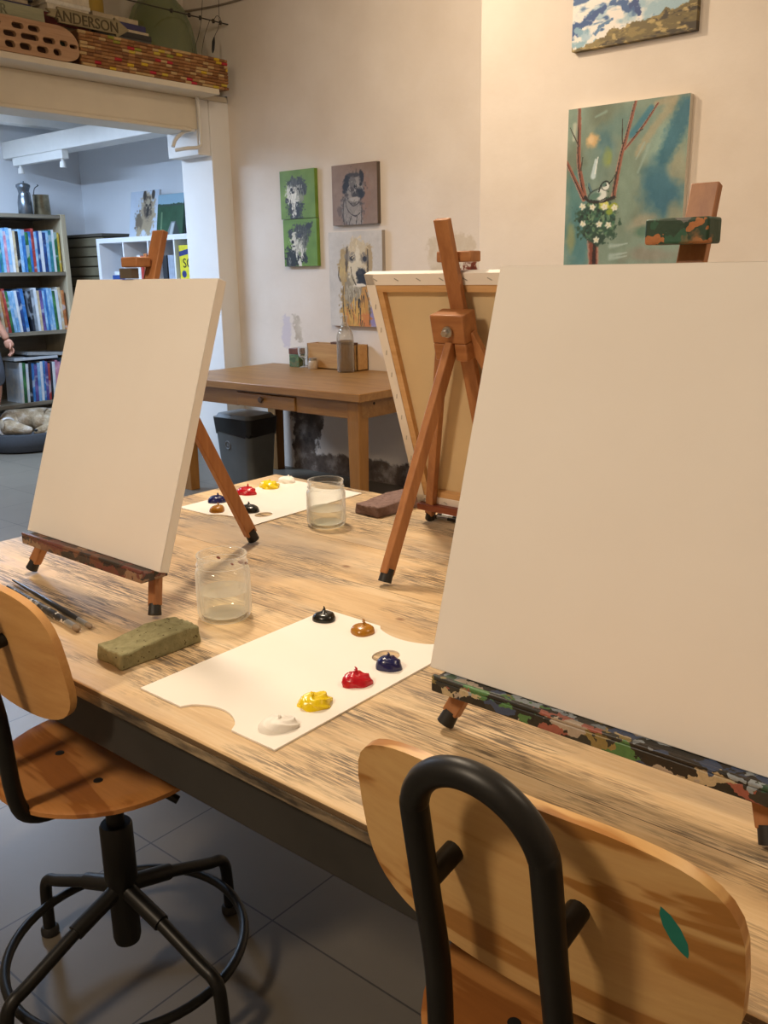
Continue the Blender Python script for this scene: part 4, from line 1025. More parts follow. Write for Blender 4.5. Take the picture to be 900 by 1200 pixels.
# lettered planks
M_OLDSIGN = wood('weathered_sign', '7d7052', '9c8d68', 0, 1.6, .7)
M_SIGNGREEN = wood('grey_green_sign', '86876a', 'a09c7c', 0, 1.6, .7)
M_LET = plain('dark_letters', '55482f', .7, var=.2, scale=40)
an = thing('arrow_sign', 'weathered wooden arrow sign reading ANDERSON resting along the top of the cork panel', 'sign', (-5.0, 3.30, 2.739), R(90))
sh = [(-.24, -.01), (-.17, -.015), (-.17, -.035), (.205, -.035), (.205, -.055), (.30, .0), (.205, .055), (.205, .04), (-.17, .045), (-.17, .03), (-.24, .025), (-.215, .008)]
me = plate([(-x if False else x, y+.035) for x, y in sh], [], .018, .001)
finish('sign_plank', me, M_OLDSIGN, an, loc=(0, 0, .02), rot=(PI/2, 0, 0))
letters('ANDERSON', .080, .003, 'lettering', M_LET, an, (.015, -.0195, .028), (PI/2, 0, 0), 'CENTER', .98)
ob = thing('lettered_plank', 'grey green plank with faded letters resting along the top of the slotted board', 'sign', (-5.01, 2.72, 2.731), R(90))
MB().box((-.45, -.009, .0), (.335, .009, .082)).build('sign_plank', M_SIGNGREEN, ob, bevel=.002)
letters('ORIER', .068, .002, 'lettering', plain('faded_letters', '6f6e54', .7), ob, (.02, -.0105, .02), (PI/2, 0, 0), 'CENTER', 1.0)
ORD = ['', 'first', 'second', 'third', 'fourth', 'fifth', 'sixth', 'seventh', 'eighth', 'ninth', 'tenth', 'eleventh', 'twelfth', 'thirteenth', 'fourteenth', 'fifteenth', 'sixteenth', 'seventeenth', 'eighteenth', 'nineteenth', 'twentieth', 'twenty-first', 'twenty-second', 'twenty-third', 'twenty-fourth', 'twenty-fifth', 'twenty-sixth', 'twenty-seventh', 'twenty-eighth', 'twenty-ninth', 'thirtieth']
M_PAGES = plain('paper_pages', 'd8cbb0', .8, var=.1, scale=90)
def flat_book(label, cx, y0, y1, z, t, depth, cover, group, rz=0):
    """a book lying flat, spine towards +x"""
    L = y1-y0; rt = thing('book', label, 'book', (cx, (y0+y1)/2+.015, z), rz, group)
    MB().box((-depth/2+.003, -L/2+.003, .003), (depth/2-.006, L/2-.003, t-.003)).build('pages', M_PAGES, rt)
    MB().box((-depth/2, -L/2, 0), (depth/2, L/2, .003)).box((-depth/2, -L/2, t-.003), (depth/2, L/2, t)).box((depth/2-.005, -L/2, .003), (depth/2, L/2, t-.003)).build('cover', cover, rt, bevel=.001)
CV = lambda n, c: plain('cover_'+n, c, .5, var=.15, scale=30)
z = 2.55
for i, (n, c, t, d, y0, y1, nm) in enumerate((('brown', '5a4432', .100, .16, 3.40, 3.80, 'thick brown'), ('tan', '8a7658', .055, .16, 3.42, 3.81, 'thick tan'), ('dark', '2c2a28', .050, .15, 3.40, 3.80, 'black'), ('grey', '56564e', .030, .15, 3.43, 3.82, 'thin grey'), ('charcoal', '33302c', .032, .15, 3.41, 3.825, 'charcoal'), ('cream', 'c8b898', .016, .14, 3.44, 3.81, 'thin cream'), ('violet', '34305a', .034, .14, 3.42, 3.79, 'violet blue'), ('buff', 'b5a486', .028, .13, 3.42, 3.74, 'buff topmost'))):
    flat_book('%s book lying flat in the pile before the big green bottle on the ledge' % nm, -5.165, y0, y1, z, t, d, CV(n, c), 'books piled before the green bottle'); z += t
z = 2.55
for i, (n, c, t, y0, y1, nm) in enumerate((('brown', '5a4432', .07, 3.08, 3.38, 'brown'), ('green', '3c4a38', .07, 3.08, 3.38, 'dark green'), ('tan', '8a7658', .08, 3.09, 3.385, 'tan'), ('red', '6a2c28', .06, 3.07, 3.38, 'dark red'), ('ivory', 'd6cab2', .05, 3.12, 3.39, 'thick ivory'), ('white', 'e2dccd', .022, 3.11, 3.40, 'thin white'), ('ivory', 'd6cab2', .05, 3.10, 3.395, 'ivory topmost'))):
    flat_book('%s book lying flat in the middle pile behind the ANDERSON sign' % nm, -5.19, y0, y1, z, t, .2, CV(n, c), 'books piled behind the arrow sign'); z += t
z = 2.55
for i, (n, c, t, y0, y1, nm) in enumerate((('brown', '5a4432', .08, 2.62, 3.0, 'brown'), ('green', '3c4a38', .08, 2.62, 3.0, 'dark green'), ('dark', '2c2a28', .10, 2.60, 3.01, 'thick black'), ('violet', '34305a', .035, 2.60, 3.02, 'violet'), ('buff', 'b5a486', .02, 2.62, 3.0, 'thin buff'), ('dark', '2c2a28', .06, 2.60, 3.03, 'black topmost'))):
    flat_book('%s book lying flat in the dark pile behind the grey green plank' % nm, -5.19, y0, y1, z, t, .2, CV(n, c), 'books piled behind the lettered plank'); z += t
yb_ = thing('yellow_tin', 'yellow storage tin standing on the ledge between two piles of books', 'tin', (-5.36, 3.60, 2.55))
MB().lathe([(0, 0), (.075, 0), (.078, .004), (.078, .56), (.075, .564)], n=28).build('tin_body', plain('mustard_yellow', 'b8973c', .5), yb_, smooth=True)
MB().lathe([(.08, .564), (.08, .59), (.07, .596), (0, .596)], n=28).build('tin_lid', plain('mustard_yellow', 'b8973c', .5), yb_, smooth=True)
M_GREENGLASS = glass('green_glass', (236, 240, 226), .03, 1.6, .09, (170, 178, 146))
dj = [(0, .02), (.12, .0), (.19, .012), (.222, .06), (.228, .16), (.222, .24), (.20, .33), (.16, .41), (.10, .47), (.05, .51), (.035, .54), (.033, .60), (.042, .605), (.042, .625), (.033, .63), (.028, .625), (.028, .54), (.044, .507), (.095, .463), (.153, .405), (.193, .327), (.215, .24), (.221, .16), (.215, .062), (.185, .020), (0, .026)]
o = MB().lathe([(r*1.04, z*1.24) for r, z in dj], n=48).build('demijohn', M_GREENGLASS, smooth=True, loc=(-5.325, 4.09, 2.55))
tag(o, 'large round green glass demijohn on the ledge behind the cork panel', 'bottle')
# wire rail with hanging wires
wr = thing('wire_rail', 'thin dark wire rail with a black clip hanging, above the cork panel', 'wire', (0, 0, 0))
M_WIRE = plain('dark_wire', '3a332b', .5, .4)
MB().cyl((-5.1, 3.0, 2.998), (-5.1, YB, 3.0), .0042, n=8).build('rail', M_WIRE, wr, smooth=True)
for y in (4.02, 4.16, 4.25, 4.36, 4.42):
    MB().box((-5.107, y-.008, 2.986), (-5.093, y+.008, 3.012)).build('rail_clip', M_WIRE, wr, bevel=.003)
for k, pts in enumerate(([(-5.1, 4.29, 3.2), (-5.1, 4.26, 3.0), (-5.1, 4.23, 2.9), (-5.09, 4.18, 2.80), (-5.08, 4.17, 2.74)], [(-5.1, 4.33, 3.0), (-5.1, 4.28, 2.9), (-5.09, 4.24, 2.80), (-5.08, 4.235, 2.74)], [(-5.1, 4.42, 3.25), (-5.1, 4.41, 3.0), (-5.1, 4.37, 2.92), (-5.095, 4.35, 2.89)], [(-5.1, 4.36, 3.0), (-5.1, 4.39, 3.035), (-5.1, 4.42, 3.03), (-5.1, 4.42, 3.0)])):
    MB().tube(smooth_path(pts, 5), .0018, 6).build('hanging_wire', M_WIRE, wr, smooth=True)
MB().tube([(-5.095, 4.355, 2.90), (-5.093, 4.345, 2.87), (-5.09, 4.335, 2.82), (-5.09, 4.33, 2.80)], [.004, .010, .009, .004], 8).build('black_clip', M_RUBBER, wr, smooth=True)
tag(MB().tube(smooth_path([(-5.55, YB-.008, 3.155), (-5.2, YB-.008, 3.13), (-4.9, YB-.008, 3.125), (-4.2, YB-.008, 3.13)], 6), .007, 8).build('wall_cable', plain('dusty_cable', '8d8172', .6), smooth=True), 'dusty cable running along the top of the back wall above the ledge corner', 'cable')

# ------------------------------------------------------------------ next room: lamps
bt_ = thing('batten_light', 'white fluorescent batten lamp on the ceiling of the next room', 'lamp', (-6.52, 2.75, 2.55))
MB().box((-.05, -.75, .0), (.05, .93, .04)).build('housing', M_WHITE, bt_, bevel=.004)
MB().box((-.022, -.03, .04), (.022, .03, .17)).build('bracket', M_WHITE, bt_)
MB().cyl((0, -.72, -.012), (0, .90, -.012), .014, n=14).build('tube', emit('tube_glow', (205, 226, 255), 70), bt_, smooth=True)
tl = thing('track_light', 'white track lamp with two small spots under the ceiling beam of the next room', 'lamp', (-7.32, 4.30, 2.36))
MB().box((-.40, -.03, -.065), (.38, .03, 0)).build('track', M_WHITE, tl, bevel=.003)
for x in (-.33, .33):
    s_ = MB().cyl((x, 0, -.085), (x, 0, -.064), .012, n=12).cyl((x, 0, -.13), (x, 0, -.085), .026, .022, n=16).build('spot', M_WHITE, tl, smooth=True)

# ------------------------------------------------------------------ bookcase
M_CASE = wood('pale_case_pine', 'a89a80', 'c0b294', 2, 1.3, .6)
M_CASE_IN = wood('case_shelf', '6c6355', '8d836f', 1, 1.3, .65)
bc = thing('bookcase', 'pale wooden bookcase full of tall books in the next room', 'bookcase')
BX, BXB, BY0, BY1 = -7.30, -7.76, 3.0, 4.46
MB().box((BXB, BY1-.045, 0), (BX, BY1, 1.885)).build('side_panel', M_CASE, bc, bevel=.002)
MB().box((BXB, BY0, 0), (BX, BY0+.045, 1.885)).build('side_panel', M_CASE, bc, bevel=.002)
MB().box((BXB-.012, BY0, .2), (BXB, BY1, 1.885)).build('back_panel', M_CASE_IN, bc)
for zt in (1.88, 1.412, .922, .325):
    MB().box((BXB, BY0+.045, zt-.03), (BX-.003, BY1-.045, zt)).build('shelf', M_CASE_IN, bc, bevel=.001)
BOOKC = {'dark blue': ('1f3f7a', '2a5496', '16305e'), 'light blue': ('7fb0d8', 'a7c8e2', '5a93c6'), 'blue': ('2f6fb4', '4a8cc8', '265a9a'), 'white': ('d5dbe0', 'c4d2e0', 'e4e6e6'), 'black': ('1c2028', '2a2e38', '101218'), 'teal': ('2c7c86', '4a9a98', '1f5f6c'), 'red': ('a83a34', 'c45a4e', '8a2c2c'), 'green': ('2a6a3c', '4a8a4c', '1c4a2c'), 'yellow': ('c8a83a', 'd8c060', 'a88a2c'), 'pink': ('c88aa0', 'd8a8b8', 'a86c88'), 'cream': ('c9b590', 'd8c8a8', 'a8906a'), 'orange': ('b8703a', 'cc8a50', '8f5228'), 'grey': ('7f8890', '98a0a6', '666e78'), 'purple': ('5a4a8a', '7a68a8', '443670')}
def book_mat(n):
    k = 'book_'+n
    if k in _mc: return _mc[k]
    t = NT(k); oi = t.n('ShaderNodeObjectInfo')
    cm = t.n('ShaderNodeCombineXYZ'); t.l(t.math('MULTIPLY', oi.outputs['Random'], 40), cm.inputs[2])
    ad = t.n('ShaderNodeVectorMath', operation='ADD'); t.l(t.co(), ad.inputs[0]); t.l(cm.outputs[0], ad.inputs[1])
    a_, b_, c_ = BOOKC[n]
    nz = t.noise(1, 3, .6, t.map((14, 14, 9), src=ad.outputs[0]))
    col = t.ramp(nz, [(.35, c_), (.5, a_), (.62, b_)])
    col = t.mix(t.ramp(t.noise(1, 2, .5, t.map((5, 5, 7), (4, 2, 1), src=ad.outputs[0])), [(.56, 0.0), (.6, .55)]), col, 'c2ccd6')
    t.color(col); t.set(.45); _mc[k] = t.m; return t.m
def stand_book(colr, label, y, t, z, h, d, lean, group):
    mb = MB()
    mb.box((-d, -t/2, 0), (0, t/2, h))
    o = mb.build('book', book_mat(colr), None, bevel=.0012, seg=1, loc=(BX-.03, y, z), rot=(lean, 0, 0))
    tag(o, label, 'book', group)
    return o
rg = random.Random(31)
rows = (('top', 1.412, .345, 3.74, ['yellow', 'green', 'white', 'teal', 'light blue', 'dark blue', 'white', 'dark blue', 'light blue', 'red', 'blue', 'green', 'blue', 'light blue', 'black', 'cream', 'white', 'light blue', 'pink', 'light blue', 'teal', 'blue', 'grey', 'light blue', 'cream', 'orange', 'white', 'dark blue', 'blue', 'light blue'], 0.0),
        ('middle', .922, .355, 3.68, ['orange', 'cream', 'white', 'green', 'light blue', 'light blue', 'blue', 'light blue', 'purple', 'cream', 'white', 'grey', 'black', 'blue', 'dark blue', 'white', 'light blue', 'light blue', 'green', 'red', 'orange', 'cream', 'orange', 'white', 'black', 'teal', 'green', 'grey', 'light blue'], .03),
        ('bottom', .325, .34, 3.82, ['green', 'blue', 'light blue', 'dark blue', 'pink', 'pink', 'white', 'black', 'red', 'purple', 'blue', 'white', 'light blue', 'purple', 'blue', 'black', 'white', 'green', 'white'], -.05))
for nm, z, h0, ymin, cols, ln_ in rows:
    y = BY1-.05-.012-(.03 if ln_ < 0 else 0); cnt = {}
    for i, cl_ in enumerate(cols):
        t = rg.uniform(.019, .029); hh = h0*rg.uniform(.93, 1.03)
        lean = ln_+(0 if nm == 'top' else rg.uniform(-.001, .001)); 
        if nm == 'middle' and i > 12: lean = .075
        if y-t < ymin: break
        yy = y-t/2
        if lean > 0: yy -= 0
        stand_book(cl_, 'tall %s book, %s from the right end of the %s row in the bookcase' % (cl_, ORD[i+1], nm), yy, t, z+abs(math.sin(lean))*t*.5+.0005, hh, rg.uniform(.24, .30), lean, 'tall books on the %s shelf of the bookcase' % nm)
        y -= t*1.02+.0012
        if nm == 'middle' and i == 12: y -= .03
# boards lying on the bottom row
M_BOARD = plain('grey_board', '9a9c9c', .6, var=.1); M_BOARD2 = plain('pale_board', 'c0c6cc', .6, var=.05)
tag(MB().box((-.30, -.20, 0), (0, .20, .022)).build('flat_board', M_BOARD2, bevel=.002, loc=(BX-.02, 4.06, .685)), 'pale flat board lying on top of the bottom row of books', 'board')
tag(MB().box((-.30, -.20, 0), (0, .20, .026)).build('flat_board', M_BOARD, bevel=.002, loc=(BX-.03, 4.19, .712), rot=(R(-4), 0, 0)), 'grey flat board lying askew on the pale board above the bottom row of books', 'board')
# metal pots on top
M_PEWTER = plain('dark_pewter', '6a7076', .28, .85, var=.25, scale=16)
M_BRASS = plain('tarnished_tin', '8a7f66', .3, .85, var=.3, scale=20)
mc = thing('milk_can', 'dark metal milk can standing on top of the bookcase, left of the tin bucket', 'can', (-7.5, 4.215, 1.8805))
MB().lathe([(0, 0), (.056, 0), (.060, .008), (.058, .10), (.050, .15), (.042, .175), (.046, .20), (.054, .225)], n=28).build('can_body', M_PEWTER, mc, smooth=True)
MB().lathe([(.058, .225), (.058, .245), (.04, .255), (.012, .262), (.012, .275), (0, .278)], n=28).build('can_lid', M_PEWTER, mc, smooth=True)
MB().tube(smooth_path([(.06, 0, .19), (.095, 0, .17), (.092, 0, .11), (.060, 0, .08)], 6), .005, 8).build('handle', M_PEWTER, mc, smooth=True)
tp = thing('tin_bucket', 'shiny tin bucket standing on top of the bookcase, at its right end', 'bucket', (-7.5, 4.368, 1.8815))
MB().lathe([(0, 0), (.070, 0), (.072, .004), (.066, .165), (.069, .17), (.062, .17), (.065, .01), (0, .01)], n=28).build('bucket_body', M_BRASS, tp, smooth=True)
MB().tube(smooth_path([(0, -.066, .16), (.01, -.055, .22), (.012, -.02, .245), (.012, -.03, .25)], 6), .004, 8).build('handle', M_PEWTER, tp, smooth=True)

# slatted cabinet in the corner
M_OLIVE = plain('olive_brown_slats', '6e6650', .6, var=.12, scale=8)
sc_ = thing('slatted_cabinet', 'olive brown slatted cabinet in the corner between the bookcase and the white shelf unit', 'cabinet')
cb = MB().box((-7.82, 4.70, 0), (-7.11, 4.98, 1.70))
cb.build('carcass', plain('olive_dark', '4a4434', .7), sc_)
sl = MB()
for i in range(20): sl.box((-7.82, 4.685, .03+i*.084), (-7.11, 4.70, .03+i*.084+.072))
sl.build('slatted_front', M_OLIVE, sc_, bevel=.003)
MB().box((-7.83, 4.67, 1.705), (-7.10, 4.985, 1.73)).build('top_board', plain('dark_top', '504a40', .6), sc_, bevel=.002)

# white cube shelf unit
M_KX = plain('white_laminate', 'e4e6e8', .35, var=.02)
kx = thing('cube_shelf', 'white cube shelf unit against the back wall of the next room', 'shelf unit')
KX0, KY0, KY1, KZ = -7.085, 4.60, 4.985, 1.68; P_ = .343
KXN = 4; KX1 = KX0+.04*2+P_*KXN
fr = MB().box((KX0, KY0, 0), (KX0+.04, KY1, KZ)).box((KX1-.04, KY0, 0), (KX1, KY1, KZ)).box((KX0+.04, KY0, KZ-.04), (KX1-.04, KY1, KZ)).box((KX0+.04, KY0, 0), (KX1-.04, KY1, .04))
fr.build('outer_frame', M_KX, kx, bevel=.001)
pr = MB()
for i in range(1, KXN): pr.box((KX0+.04+P_*i-.008, KY0+.003, .04), (KX0+.04+P_*i+.008, KY1, KZ-.04))
for i in range(1, 5): pr.box((KX0+.04, KY0+.004, KZ-.04-.322*i-.008), (KX1-.04, KY1, KZ-.04-.322*i+.008))
pr.build('dividers', M_KX, kx)
MB().box((KX0+.01, KY1-.006, .01), (KX1-.01, KY1, KZ-.01)).build('back_panel', M_KX, kx)
cell = lambda i: KX0+.04+P_*i; kz = KZ-.04-.322+.008
bkx = [('blue', 'blue boxed book lying in the first cube of the white shelf unit', (cell(0)+.10, 4.64, kz), (.19, .22, .05), '2c4a8a'), ('white', 'white pad of paper lying on the blue boxed book in the white shelf unit', (cell(0)+.12, 4.65, kz+.05), (.17, .2, .03), 'dfe4ea')]
for n, lb, (x, y, z), (a_, b_, c_), col in bkx:
    tag(MB().box((0, 0, 0), (a_, b_, c_)).build('paper_pad' if n == 'white' else 'boxed_book', CV('kx'+n, col), bevel=.002, loc=(x, y, z)), lb, 'paper' if n == 'white' else 'book')
for i, (c, w_, h_, nm) in enumerate((('d8d6d0', .045, .17, 'white'), ('b03a30', .035, .16, 'red'), ('c0703a', .04, .18, 'orange'), ('8a5a3c', .03, .15, 'brown'))):
    tag(MB().box((0, 0, 0), (.2, w_, .22) if False else (w_, .2, h_+.04)).build('book', CV('kxb'+nm, c), bevel=.002, loc=(cell(1)+.10+i*.048, 4.66, kz)), 'small %s book standing in the second cube of the white shelf unit' % nm, 'book', 'books in the second cube')
for i, (c, w_, nm) in enumerate((('2a2c30', .06, 'black'), ('9aa4b4', .075, 'grey blue'), ('c8ced8', .06, 'pale'))):
    tag(MB().box((0, 0, 0), (w_, .24, .20)).build('binder', CV('kxc'+nm, c), bevel=.002, loc=(cell(2)+.10+i*.078, 4.66, kz)), '%s binder standing in the third cube of the white shelf unit' % nm, 'binder', 'binders in the third cube')
yb2 = thing('yellow_book', 'yellow book with a blue band standing face out in the white cube shelf', 'book', (cell(3)+.03, 4.625, kz))
MB().box((0, 0, 0), (.20, .03, .27)).build('cover', CV('bright_yellow', 'd8cc28'), yb2, bevel=.002)
MB().add([(0, -.0012, .185), (.20, -.0012, .215), (.20, -.0012, .255), (0, -.0012, .222)], [(0, 1, 2, 3)]).build('blue_band', plain('navy_band', '2a3470', .5), yb2)
letters('SO', .10, .0008, 'lettering', plain('black_print', '15150f', .5), yb2, (.04, -.001, .10), (PI/2, 0, 0))
MB().lathe([(.0, 0), (.028, 0), (.028, .0008), (0, .001)], n=16).build('round_mark', plain('navy_band', '2a3470', .5), yb2, loc=(.05, -.0004, .05), rot=(PI/2, 0, 0))
# pictures leaning on the wall on top of the unit
g = Art(.40, .385, 220, 'b9c4d2', 41); g.mottle(.02, .1)
g.blob(.25, .15, .10, .14, 'a8977c', soft=.3, rag=.25); g.blob(.22, .27, .12, .10, 'a08e72', soft=.3, rag=.3); g.blob(.13, .25, .05, .08, '6e6150', soft=.4, rag=.3); g.blob(.25, .14, .055, .10, '5c5044', soft=.4, rag=.3); g.blob(.25, .14, .03, .075, 'a59880', soft=.4, rag=.3)
g.blob(.25, .17, .022, .05, '2e2824', soft=.4, rag=.2); g.blob(.20, .04, .022, .04, '3a322a', soft=.4); g.blob(.32, .035, .022, .04, '3a322a', soft=.4); g.blob(.23, .12, .012, .012, '1c1816'); g.blob(.28, .12, .012, .012, '1c1816')
for x in (.13, .19, .27): g.blob(x, .34, .025, .05, 'a49376', soft=.4, rag=.2)
g.blob(.20, .35, .03, .03, 'c2cad4', soft=.4)
g.make('painting', 'painting of a fluffy tan dog leaning on top of the white cube shelf', 'painting', (-6.915, 4.82, 1.682), .02, 'cfd4da', rx=R(-9))
g = Art(.345, .335, 220, '1f4a2c', 42); g.mottle(.03, .08); g.lay(np.clip((.085-g.Y+.012*g.nz(.06))/.006, 0, 1), '86a6b8'); g.lay(np.clip((.10-g.Y)/.01, 0, 1)*np.clip((g.Y-.078)/.01, 0, 1), '2a3c34')
g.poly([(.13, .335), (.19, .22), (.25, .22), (.24, .335)], '6f7678', soft=.006); g.poly([(.17, .335), (.20, .23), (.235, .23), (.21, .335)], 'b0b6b8', soft=.006); g.line([(.06, .15), (.06, .31)], .022, .022, '5f7a58', soft=.4); g.poly([(.22, .335), (.25, .21), (.30, .30), (.31, .335)], '2c3432', soft=.01)
g.make('painting', 'dark green landscape painting with pale sky leaning on the white cube shelf', 'painting', (-6.50, 4.80, 1.682), .02, '4a6a5a', rx=R(-9))
g = Art(.30, .28, 160, '23262a', 43); g.blob(.2, .2, .08, .08, '5a4a40', soft=.6, rag=.4); g.blob(.05, .12, .03, .09, '8aa0b4', soft=.5)
g.make('painting', 'dark picture on the white cube shelf, half hidden by the door jamb', 'painting', (-6.14, 4.84, 1.682), .02, None, rx=R(-9))

# ------------------------------------------------------------------ dog in its bed
bd = thing('dog_bed', 'round dark grey dog bed on the floor before the bookcase', 'dog bed', (-7.06, 3.765, 0))
M_BED = plain('charcoal_fabric', '34363a', .9, var=.12, scale=60, bump=.3)
MB().lathe([(0, 0), (.31, 0), (.35, .015), (.365, .06), (.362, .11), (.34, .145), (.30, .15), (.275, .13), (.265, .09), (0, .08)], n=44).build('bolster', M_BED, bd, smooth=True)
MB().lathe([(0, .078), (.24, .08), (.262, .088), (.24, .108), (0, .116)], n=36).build('cushion', plain('grey_cushion', '55585c', .9), bd, smooth=True)
def skin(name, verts, edges, mat, parent=None, loc=(0, 0, 0), rz=0, root=0, sub=2):
    me = bpy.data.meshes.new(name); me.from_pydata([v[:3] for v in verts], edges, []); me.update()
    o = bpy.data.objects.new(name, me); COL.objects.link(o); me.materials.append(mat)
    o.modifiers.new('skin', 'SKIN').use_smooth_shade = True
    for i, v in enumerate(verts):
        sv = me.skin_vertices[0].data[i]; r = v[3]; sv.radius = (r, v[4] if len(v) > 4 else r); sv.use_root = (i == root)
    sb = o.modifiers.new('subsurf', 'SUBSURF'); sb.levels = sub; sb.render_levels = sub
    o.location = loc; o.rotation_euler = (0, 0, rz)
    if parent is not None: o.parent = parent
    return o
def fur_mat():
    t = NT('tan_fur'); n = t.noise(9, 4, .6); f = t.noise(1, 4, .7, t.map((60, 60, 60)))
    c = t.ramp(n, [(.32, '8a7558'), (.5, 'b09c80'), (.66, 'd2c8b8')]); c = t.mix(.25, c, t.ramp(f, [(.3, .2), (.7, .8)]), 'OVERLAY')
    t.color(c); t.set(.9, 0, .2); t.bump(f, .9, .01); return t.m
# curled up: spine follows an arc, head tucked at the left (towards -y)
V = []; Ed = []
for i, (x, y, z, r) in enumerate(((.03, .17, .185, .085), (-.08, .155, .20, .105), (-.165, .06, .205, .115), (-.165, -.06, .20, .11), (-.10, -.155, .195, .09), (-.01, -.195, .19, .068), (.075, -.185, .195, .068), (.13, -.15, .185, .052), (.175, -.095, .17, .036), (.20, -.06, .165, .026))):
    V.append((x, y, z, r)); 
    if i: Ed.append((i-1, i))
def limb(start, pts):
    p = start
    for v in pts: V.append(v); Ed.append((p, len(V)-1)); p = len(V)-1
limb(0, [(.12, .16, .165, .075), (.17, .08, .15, .05), (.14, .01, .14, .036), (.17, -.03, .135, .030)])
limb(1, [(.0, .10, .21, .09), (.09, .06, .185, .06)])
limb(4, [(-.03, -.10, .15, .05), (.06, -.05, .14, .034), (.12, -.04, .135, .028)])
limb(0, [(.10, .21, .15, .03), (.17, .17, .14, .026), (.21, .10, .135, .022), (.225, .03, .135, .014)])
dg_ = skin('dog', V, Ed, fur_mat(), None, (-7.06, 3.765, 0), 0, 2)
tag(dg_, 'shaggy tan dog curled up asleep in the dark grey dog bed', 'dog')
M_FUR = dg_.data.materials[0]
for s in (-1, 1):
    e_ = MB(); e_.sphere((.06, -.185+s*.062, .225), (.030, .014, .045), 12, 8); e_.build('ear', M_FUR, dg_, smooth=True)
MB().sphere((.212, -.045, .165), (.014, .016, .012), 10, 8).build('nose', M_RUBBER, dg_, smooth=True)
MB().tube([(.035, -.19+.074*math.cos(2*PI*i/24), .19+.074*math.sin(2*PI*i/24)) for i in range(24)], .011, 8, closed=True).build('collar', plain('white_collar', 'd5d5d2', .7), dg_, smooth=True)

# ------------------------------------------------------------------ person at the left edge
M_SKIN = plain('skin', 'c08a70', .55, var=.06)
pr_ = thing('person', 'person in grey shorts standing by the bookcase with one arm hanging down', 'person', (-7.06, 3.35, 0), R(0))
# faces +x; own left side is +y
V = [(0, 0, .96, .13, .15), (0, 0, 1.12, .115, .14), (.01, 0, 1.28, .125, .155), (0, 0, 1.42, .11, .15), (0, 0, 1.50, .055), (.01, 0, 1.56, .052), (.025, 0, 1.64, .085), (.02, 0, 1.72, .095), (.01, 0, 1.79, .07)]
Ed = [(i, i+1) for i in range(8)]
def limbp(start, pts):
    p = start
    for v in pts: V.append(v); Ed.append((p, len(V)-1)); p = len(V)-1
limbp(3, [(.0, .17, 1.43, .065), (-.01, .205, 1.26, .046), (.0, .215, 1.13, .040), (.03, .255, 1.00, .038), (.06, .287, .92, .030), (.066, .291, .885, .028)])
limbp(3, [(.0, -.17, 1.43, .065), (-.01, -.215, 1.26, .046), (.0, -.225, 1.13, .040), (.05, -.235, 1.00, .036), (.08, -.24, .92, .029), (.085, -.242, .885, .028)])
limbp(0, [(.0, .125, .88, .095), (.0, .165, .68, .080), (-.01, .185, .48, .056), (-.04, .135, .28, .050), (-.07, .06, .09, .034), (-.06, .055, .045, .036), (.05, .055, .03, .034)])
limbp(0, [(.0, -.10, .88, .095), (.0, -.12, .68, .080), (.0, -.13, .48, .056), (-.02, -.13, .28, .050), (-.05, -.13, .09, .034), (-.04, -.13, .045, .036), (.08, -.13, .03, .034)])
body = skin('body', V, Ed, M_SKIN, pr_)
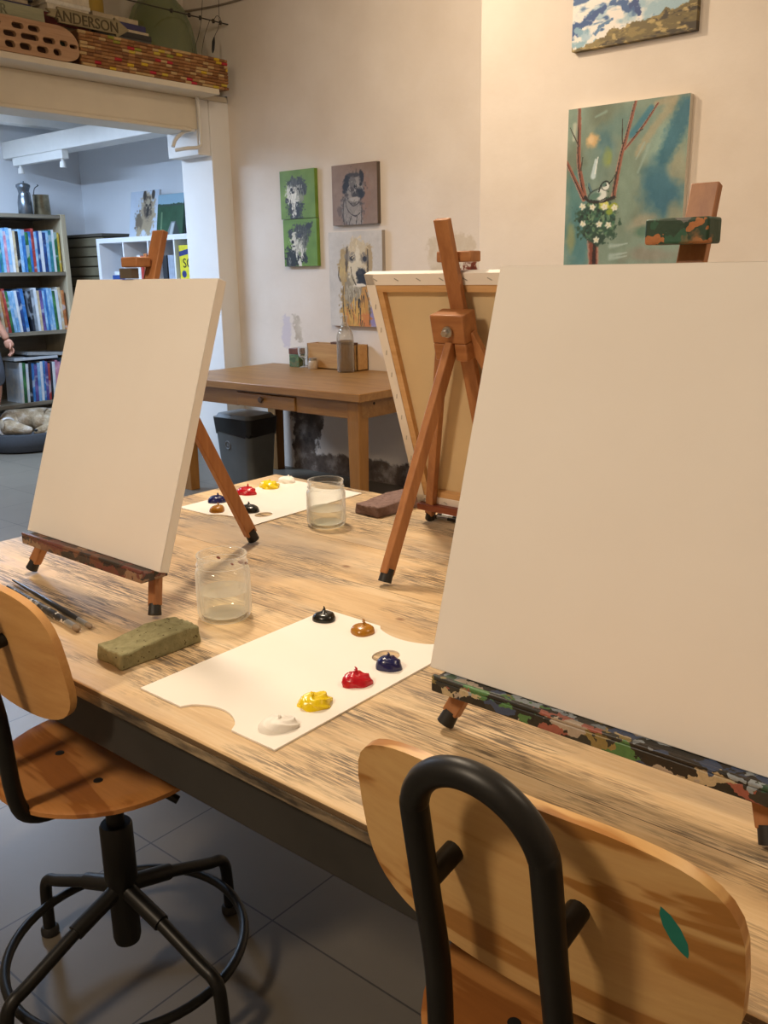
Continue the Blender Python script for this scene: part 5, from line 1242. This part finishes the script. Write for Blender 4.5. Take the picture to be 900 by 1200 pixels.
def hand(px, py, pz, side):
    V = [(px, py, pz, .026, .032), (px+.012, py+.012*side, pz-.045, .021, .042), (px+.020, py+.018*side, pz-.075, .019, .040)]; Ed = [(0, 1), (1, 2)]
    o = skin('palm', V, Ed, M_SKIN, body)
    for k, (off, L) in enumerate(((-.027, .070), (-.009, .078), (.009, .072), (.026, .058))):
        b0 = Vector((px+.016+off*.9, py+.018*side, pz-.070))
        p1 = b0+Vector((.006, .010*side, -L*.42)); p2 = p1+Vector((.0, -.012*side, -L*.34)); p3 = p2+Vector((-.004, -.016*side, -L*.12))
        skin('finger', [tuple(b0)+(.0095,), tuple(p1)+(.0088,), tuple(p2)+(.0078,), tuple(p3)+(.0065,)], [(0, 1), (1, 2), (2, 3)], M_SKIN, body, sub=1)
    t0 = Vector((px+.038, py+.006*side, pz-.030)); skin('thumb', [tuple(t0)+(.011,), tuple(t0+Vector((.016, -.004*side, -.028)))+(.0095,), tuple(t0+Vector((.014, -.012*side, -.055)))+(.0075,)], [(0, 1), (1, 2)], M_SKIN, body, sub=1)
hand(.065, .29, .90, 1); hand(.085, -.242, .90, -1)
M_SHIRT = plain('pale_shirt', 'b8c0c4', .85, var=.06); M_SHORTS = plain('grey_shorts', '59616e', .85, var=.14, scale=9)
skin('shirt', [(0, 0, .93, .15, .17), (0, 0, 1.12, .135, .16), (.01, 0, 1.28, .14, .17), (0, 0, 1.43, .12, .16), (0, 0, 1.50, .07), (0, .17, 1.44, .08), (-.008, .205, 1.27, .066), (0, -.17, 1.44, .08), (-.008, -.215, 1.27, .066)], [(0, 1), (1, 2), (2, 3), (3, 4), (3, 5), (5, 6), (3, 7), (7, 8)], M_SHIRT, pr_)
skin('shorts', [(0, 0, .98, .15, .17), (0, .125, .88, .12), (.0, .165, .68, .112), (-.008, .185, .50, .100), (0, -.10, .88, .12), (.0, -.12, .68, .112), (0, -.13, .50, .10)], [(0, 1), (1, 2), (2, 3), (0, 4), (4, 5), (5, 6)], M_SHORTS, pr_)
for y, xo in ((.055, 0), (-.13, .01)):
    skin('shoe', [(-.085+xo, y, .045, .045, .042), (-.02+xo, y, .045, .044, .046), (.06+xo, y, .036, .036, .046), (.11+xo, y, .03, .03, .036)], [(0, 1), (1, 2), (2, 3)], plain('white_shoe', 'cfd0d0', .6), pr_)
hd = MB(); hd.sphere((-.005, 0, 1.745), (.108, .098, .105), 20, 12); hd.build('hair', plain('brown_hair', '4a3626', .7, var=.2, scale=60), pr_, smooth=True)
fc = MB()
for s in (-1, 1): fc.sphere((.106, s*.034, 1.675), (.012, .016, .009), 10, 6)
fc.build('eyes', plain('eye_dark', '2a2420', .3), body, smooth=True)
MB().sphere((.118, 0, 1.645), (.020, .014, .024), 10, 8).build('nose', M_SKIN, body, smooth=True)
MB().sphere((.100, 0, 1.605), (.010, .026, .006), 10, 6).build('mouth', plain('lips', '9a5a50', .5), body, smooth=True)
for s in (-1, 1): MB().sphere((.01, s*.094, 1.665), (.022, .010, .032), 10, 8).build('ear', M_SKIN, body, smooth=True)
